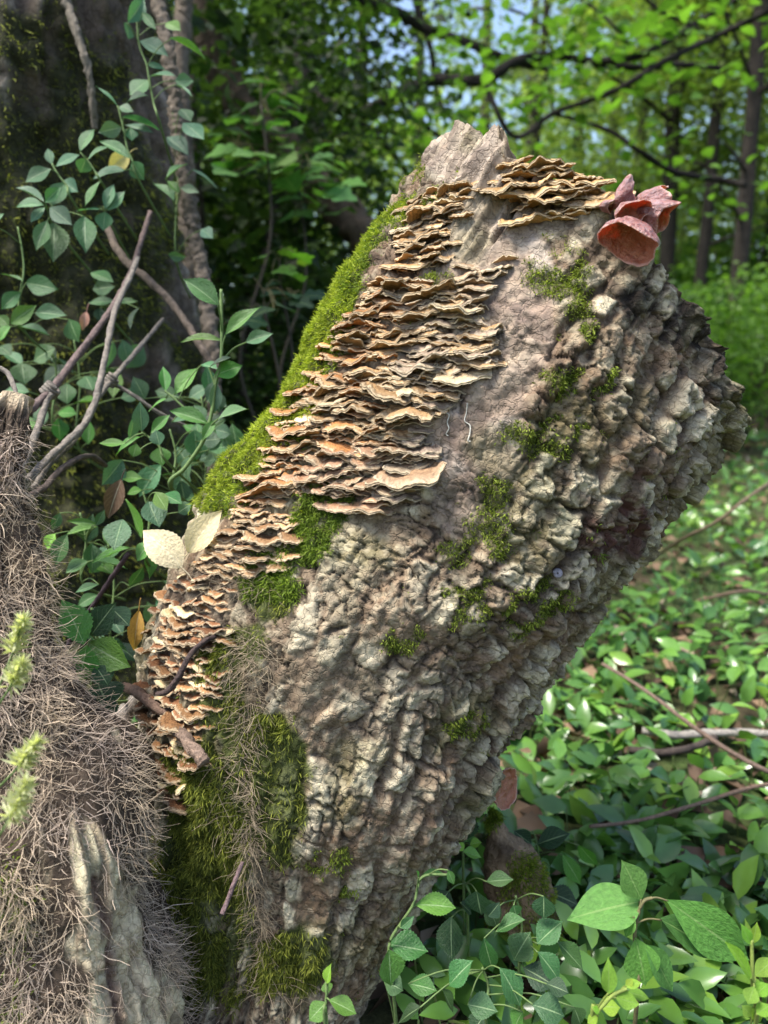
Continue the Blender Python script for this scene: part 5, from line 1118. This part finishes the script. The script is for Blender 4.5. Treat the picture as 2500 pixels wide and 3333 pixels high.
# brown trunk leaning over behind the moss edge
LT = [P(a/1.327, b_/1.327, d) for a, b_, d in ((820, -150, 2.4), (900, 160, 2.45), (980, 350, 2.5), (1080, 520, 2.55), (1220, 650, 2.6), (1400, 830, 2.65), (1560, 1000, 2.7), (1760, 1250, 2.8), (1900, 1500, 2.9))]
LT.append(np.array([LT[-1][0]+.15, LT[-1][1]+.1, -.1]))
mb = MB(); tube(mb, LT, [.045, .05, .058, .062, .066, .07, .075], 16, 10, (.12, .088, .062), .22, 9); tag(obj('leaning_trunk', mb.mesh('leaning_trunk', LT[-1]), M_FARBARK, loc=LT[-1]), 'brown slender trunk leaning diagonally in the shade behind the log', 'tree trunk')
mb = MB(); X = [P(a, b_, 1.75) for a, b_ in ((640, -300), (605, -40), (592, 120), (585, 260), (600, 500), (620, 900))]+[np.array([P(640, 1200, 1.75)[0], P(640, 1200, 1.75)[1], -.1])]
tube(mb, X, [.020, .021, .022, .024], 12, 8, (.17, .14, .11), .2, 3); tag(obj('slender_trunk', mb.mesh('slender_trunk', X[-1]), M_FARBARK, loc=X[-1]), 'grey brown slender trunk just behind the mossy tree', 'tree trunk')
# dense dark evergreen bushes behind the left tree
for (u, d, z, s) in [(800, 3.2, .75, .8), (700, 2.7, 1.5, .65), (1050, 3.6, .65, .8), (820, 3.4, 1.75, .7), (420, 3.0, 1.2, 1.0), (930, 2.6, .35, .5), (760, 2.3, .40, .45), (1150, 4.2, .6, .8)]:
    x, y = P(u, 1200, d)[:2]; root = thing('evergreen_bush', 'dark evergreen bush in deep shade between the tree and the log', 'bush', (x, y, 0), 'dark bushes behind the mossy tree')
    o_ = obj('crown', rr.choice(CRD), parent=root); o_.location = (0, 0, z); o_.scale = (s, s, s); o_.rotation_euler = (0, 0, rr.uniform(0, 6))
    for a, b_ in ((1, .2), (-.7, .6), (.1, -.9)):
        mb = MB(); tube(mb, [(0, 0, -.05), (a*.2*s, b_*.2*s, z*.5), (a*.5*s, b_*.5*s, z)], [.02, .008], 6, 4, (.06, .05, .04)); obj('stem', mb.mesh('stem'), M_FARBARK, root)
# maple saplings with broad blurred leaves between tree and log
def sapling(label, boxes, d, n_, size, kind, seed, foot):
    r = random.Random(seed); fx, fy = P(foot, 1500, d)[:2]; root = thing('maple_sapling', label, 'sapling', (fx, fy, 0), 'saplings between the tree and the log'); off = np.array([fx, fy, 0])
    mb = MB(); hub = P(boxes[0][0], boxes[0][1]+60, d); tube(mb, [off+np.array([0, 0, -.03]), off*.75+hub*.25+np.array([.05, .02, 0]), (off+hub)/2+np.array([-.04, 0, 0]), off*.25+hub*.75+np.array([.03, 0, 0]), hub], [.005, .003], 6, 8, (.06, .05, .035))
    for bx, by, rx, ry in boxes:
        c = P(bx, by, d); tube(mb, [hub, (hub+c)/2+np.array([0, 0, .02]), c], [.0025, .0015], 5, 6, (.10, .09, .05))
        for k in range(n_):
            u, v = bx+r.uniform(-1, 1)*rx, by+r.uniform(-1, 1)*ry; dd = d+r.uniform(-.15, .15); b3 = P(u, v, dd); s = size*r.uniform(.7, 1.2); a = r.uniform(0, math.tau)
            t3 = b3+np.array([math.cos(a), math.sin(a)*.8, -.25+.2*r.random()])*s
            tube(mb, [c, (c+b3)/2+np.array([0, 0, .015]), b3], .001, 4, 4, (.14, .12, .05))
            put_leaf(root, off, b3, t3, s*.95, nrm(np.array([r.gauss(0, .3), -.35+r.gauss(0, .2), 1.])), r.choice(MF), leaf_cols(kind))
    obj('stem', mb.mesh('stem', off), M_STEM, root)
sapling('maple sapling with broad pale leaves spread between tree and log', [(960, 480, 170, 60), (840, 420, 110, 50), (1080, 560, 110, 60), (880, 560, 130, 60), (770, 470, 80, 60), (1000, 660, 110, 60)], 1.95, 9, .085, 'soft', 21, 950)
sapling('low sapling with a lime green leaf tuft near the mossy edge', [(910, 850, 50, 40), (960, 870, 40, 30)], 1.5, 4, .050, 'lime', 22, 860)
sapling('maple sapling twig with bright leaves under the dark foliage', [(850, 280, 70, 25), (930, 310, 50, 40), (880, 380, 60, 40)], 1.8, 4, .075, 'bright', 23, 800)
sapling('dull leaved sapling low behind the tall wintercreeper shoot', [(860, 950, 90, 60), (950, 980, 60, 50), (800, 1050, 80, 50)], 1.35, 5, .055, 'dark', 24, 830)
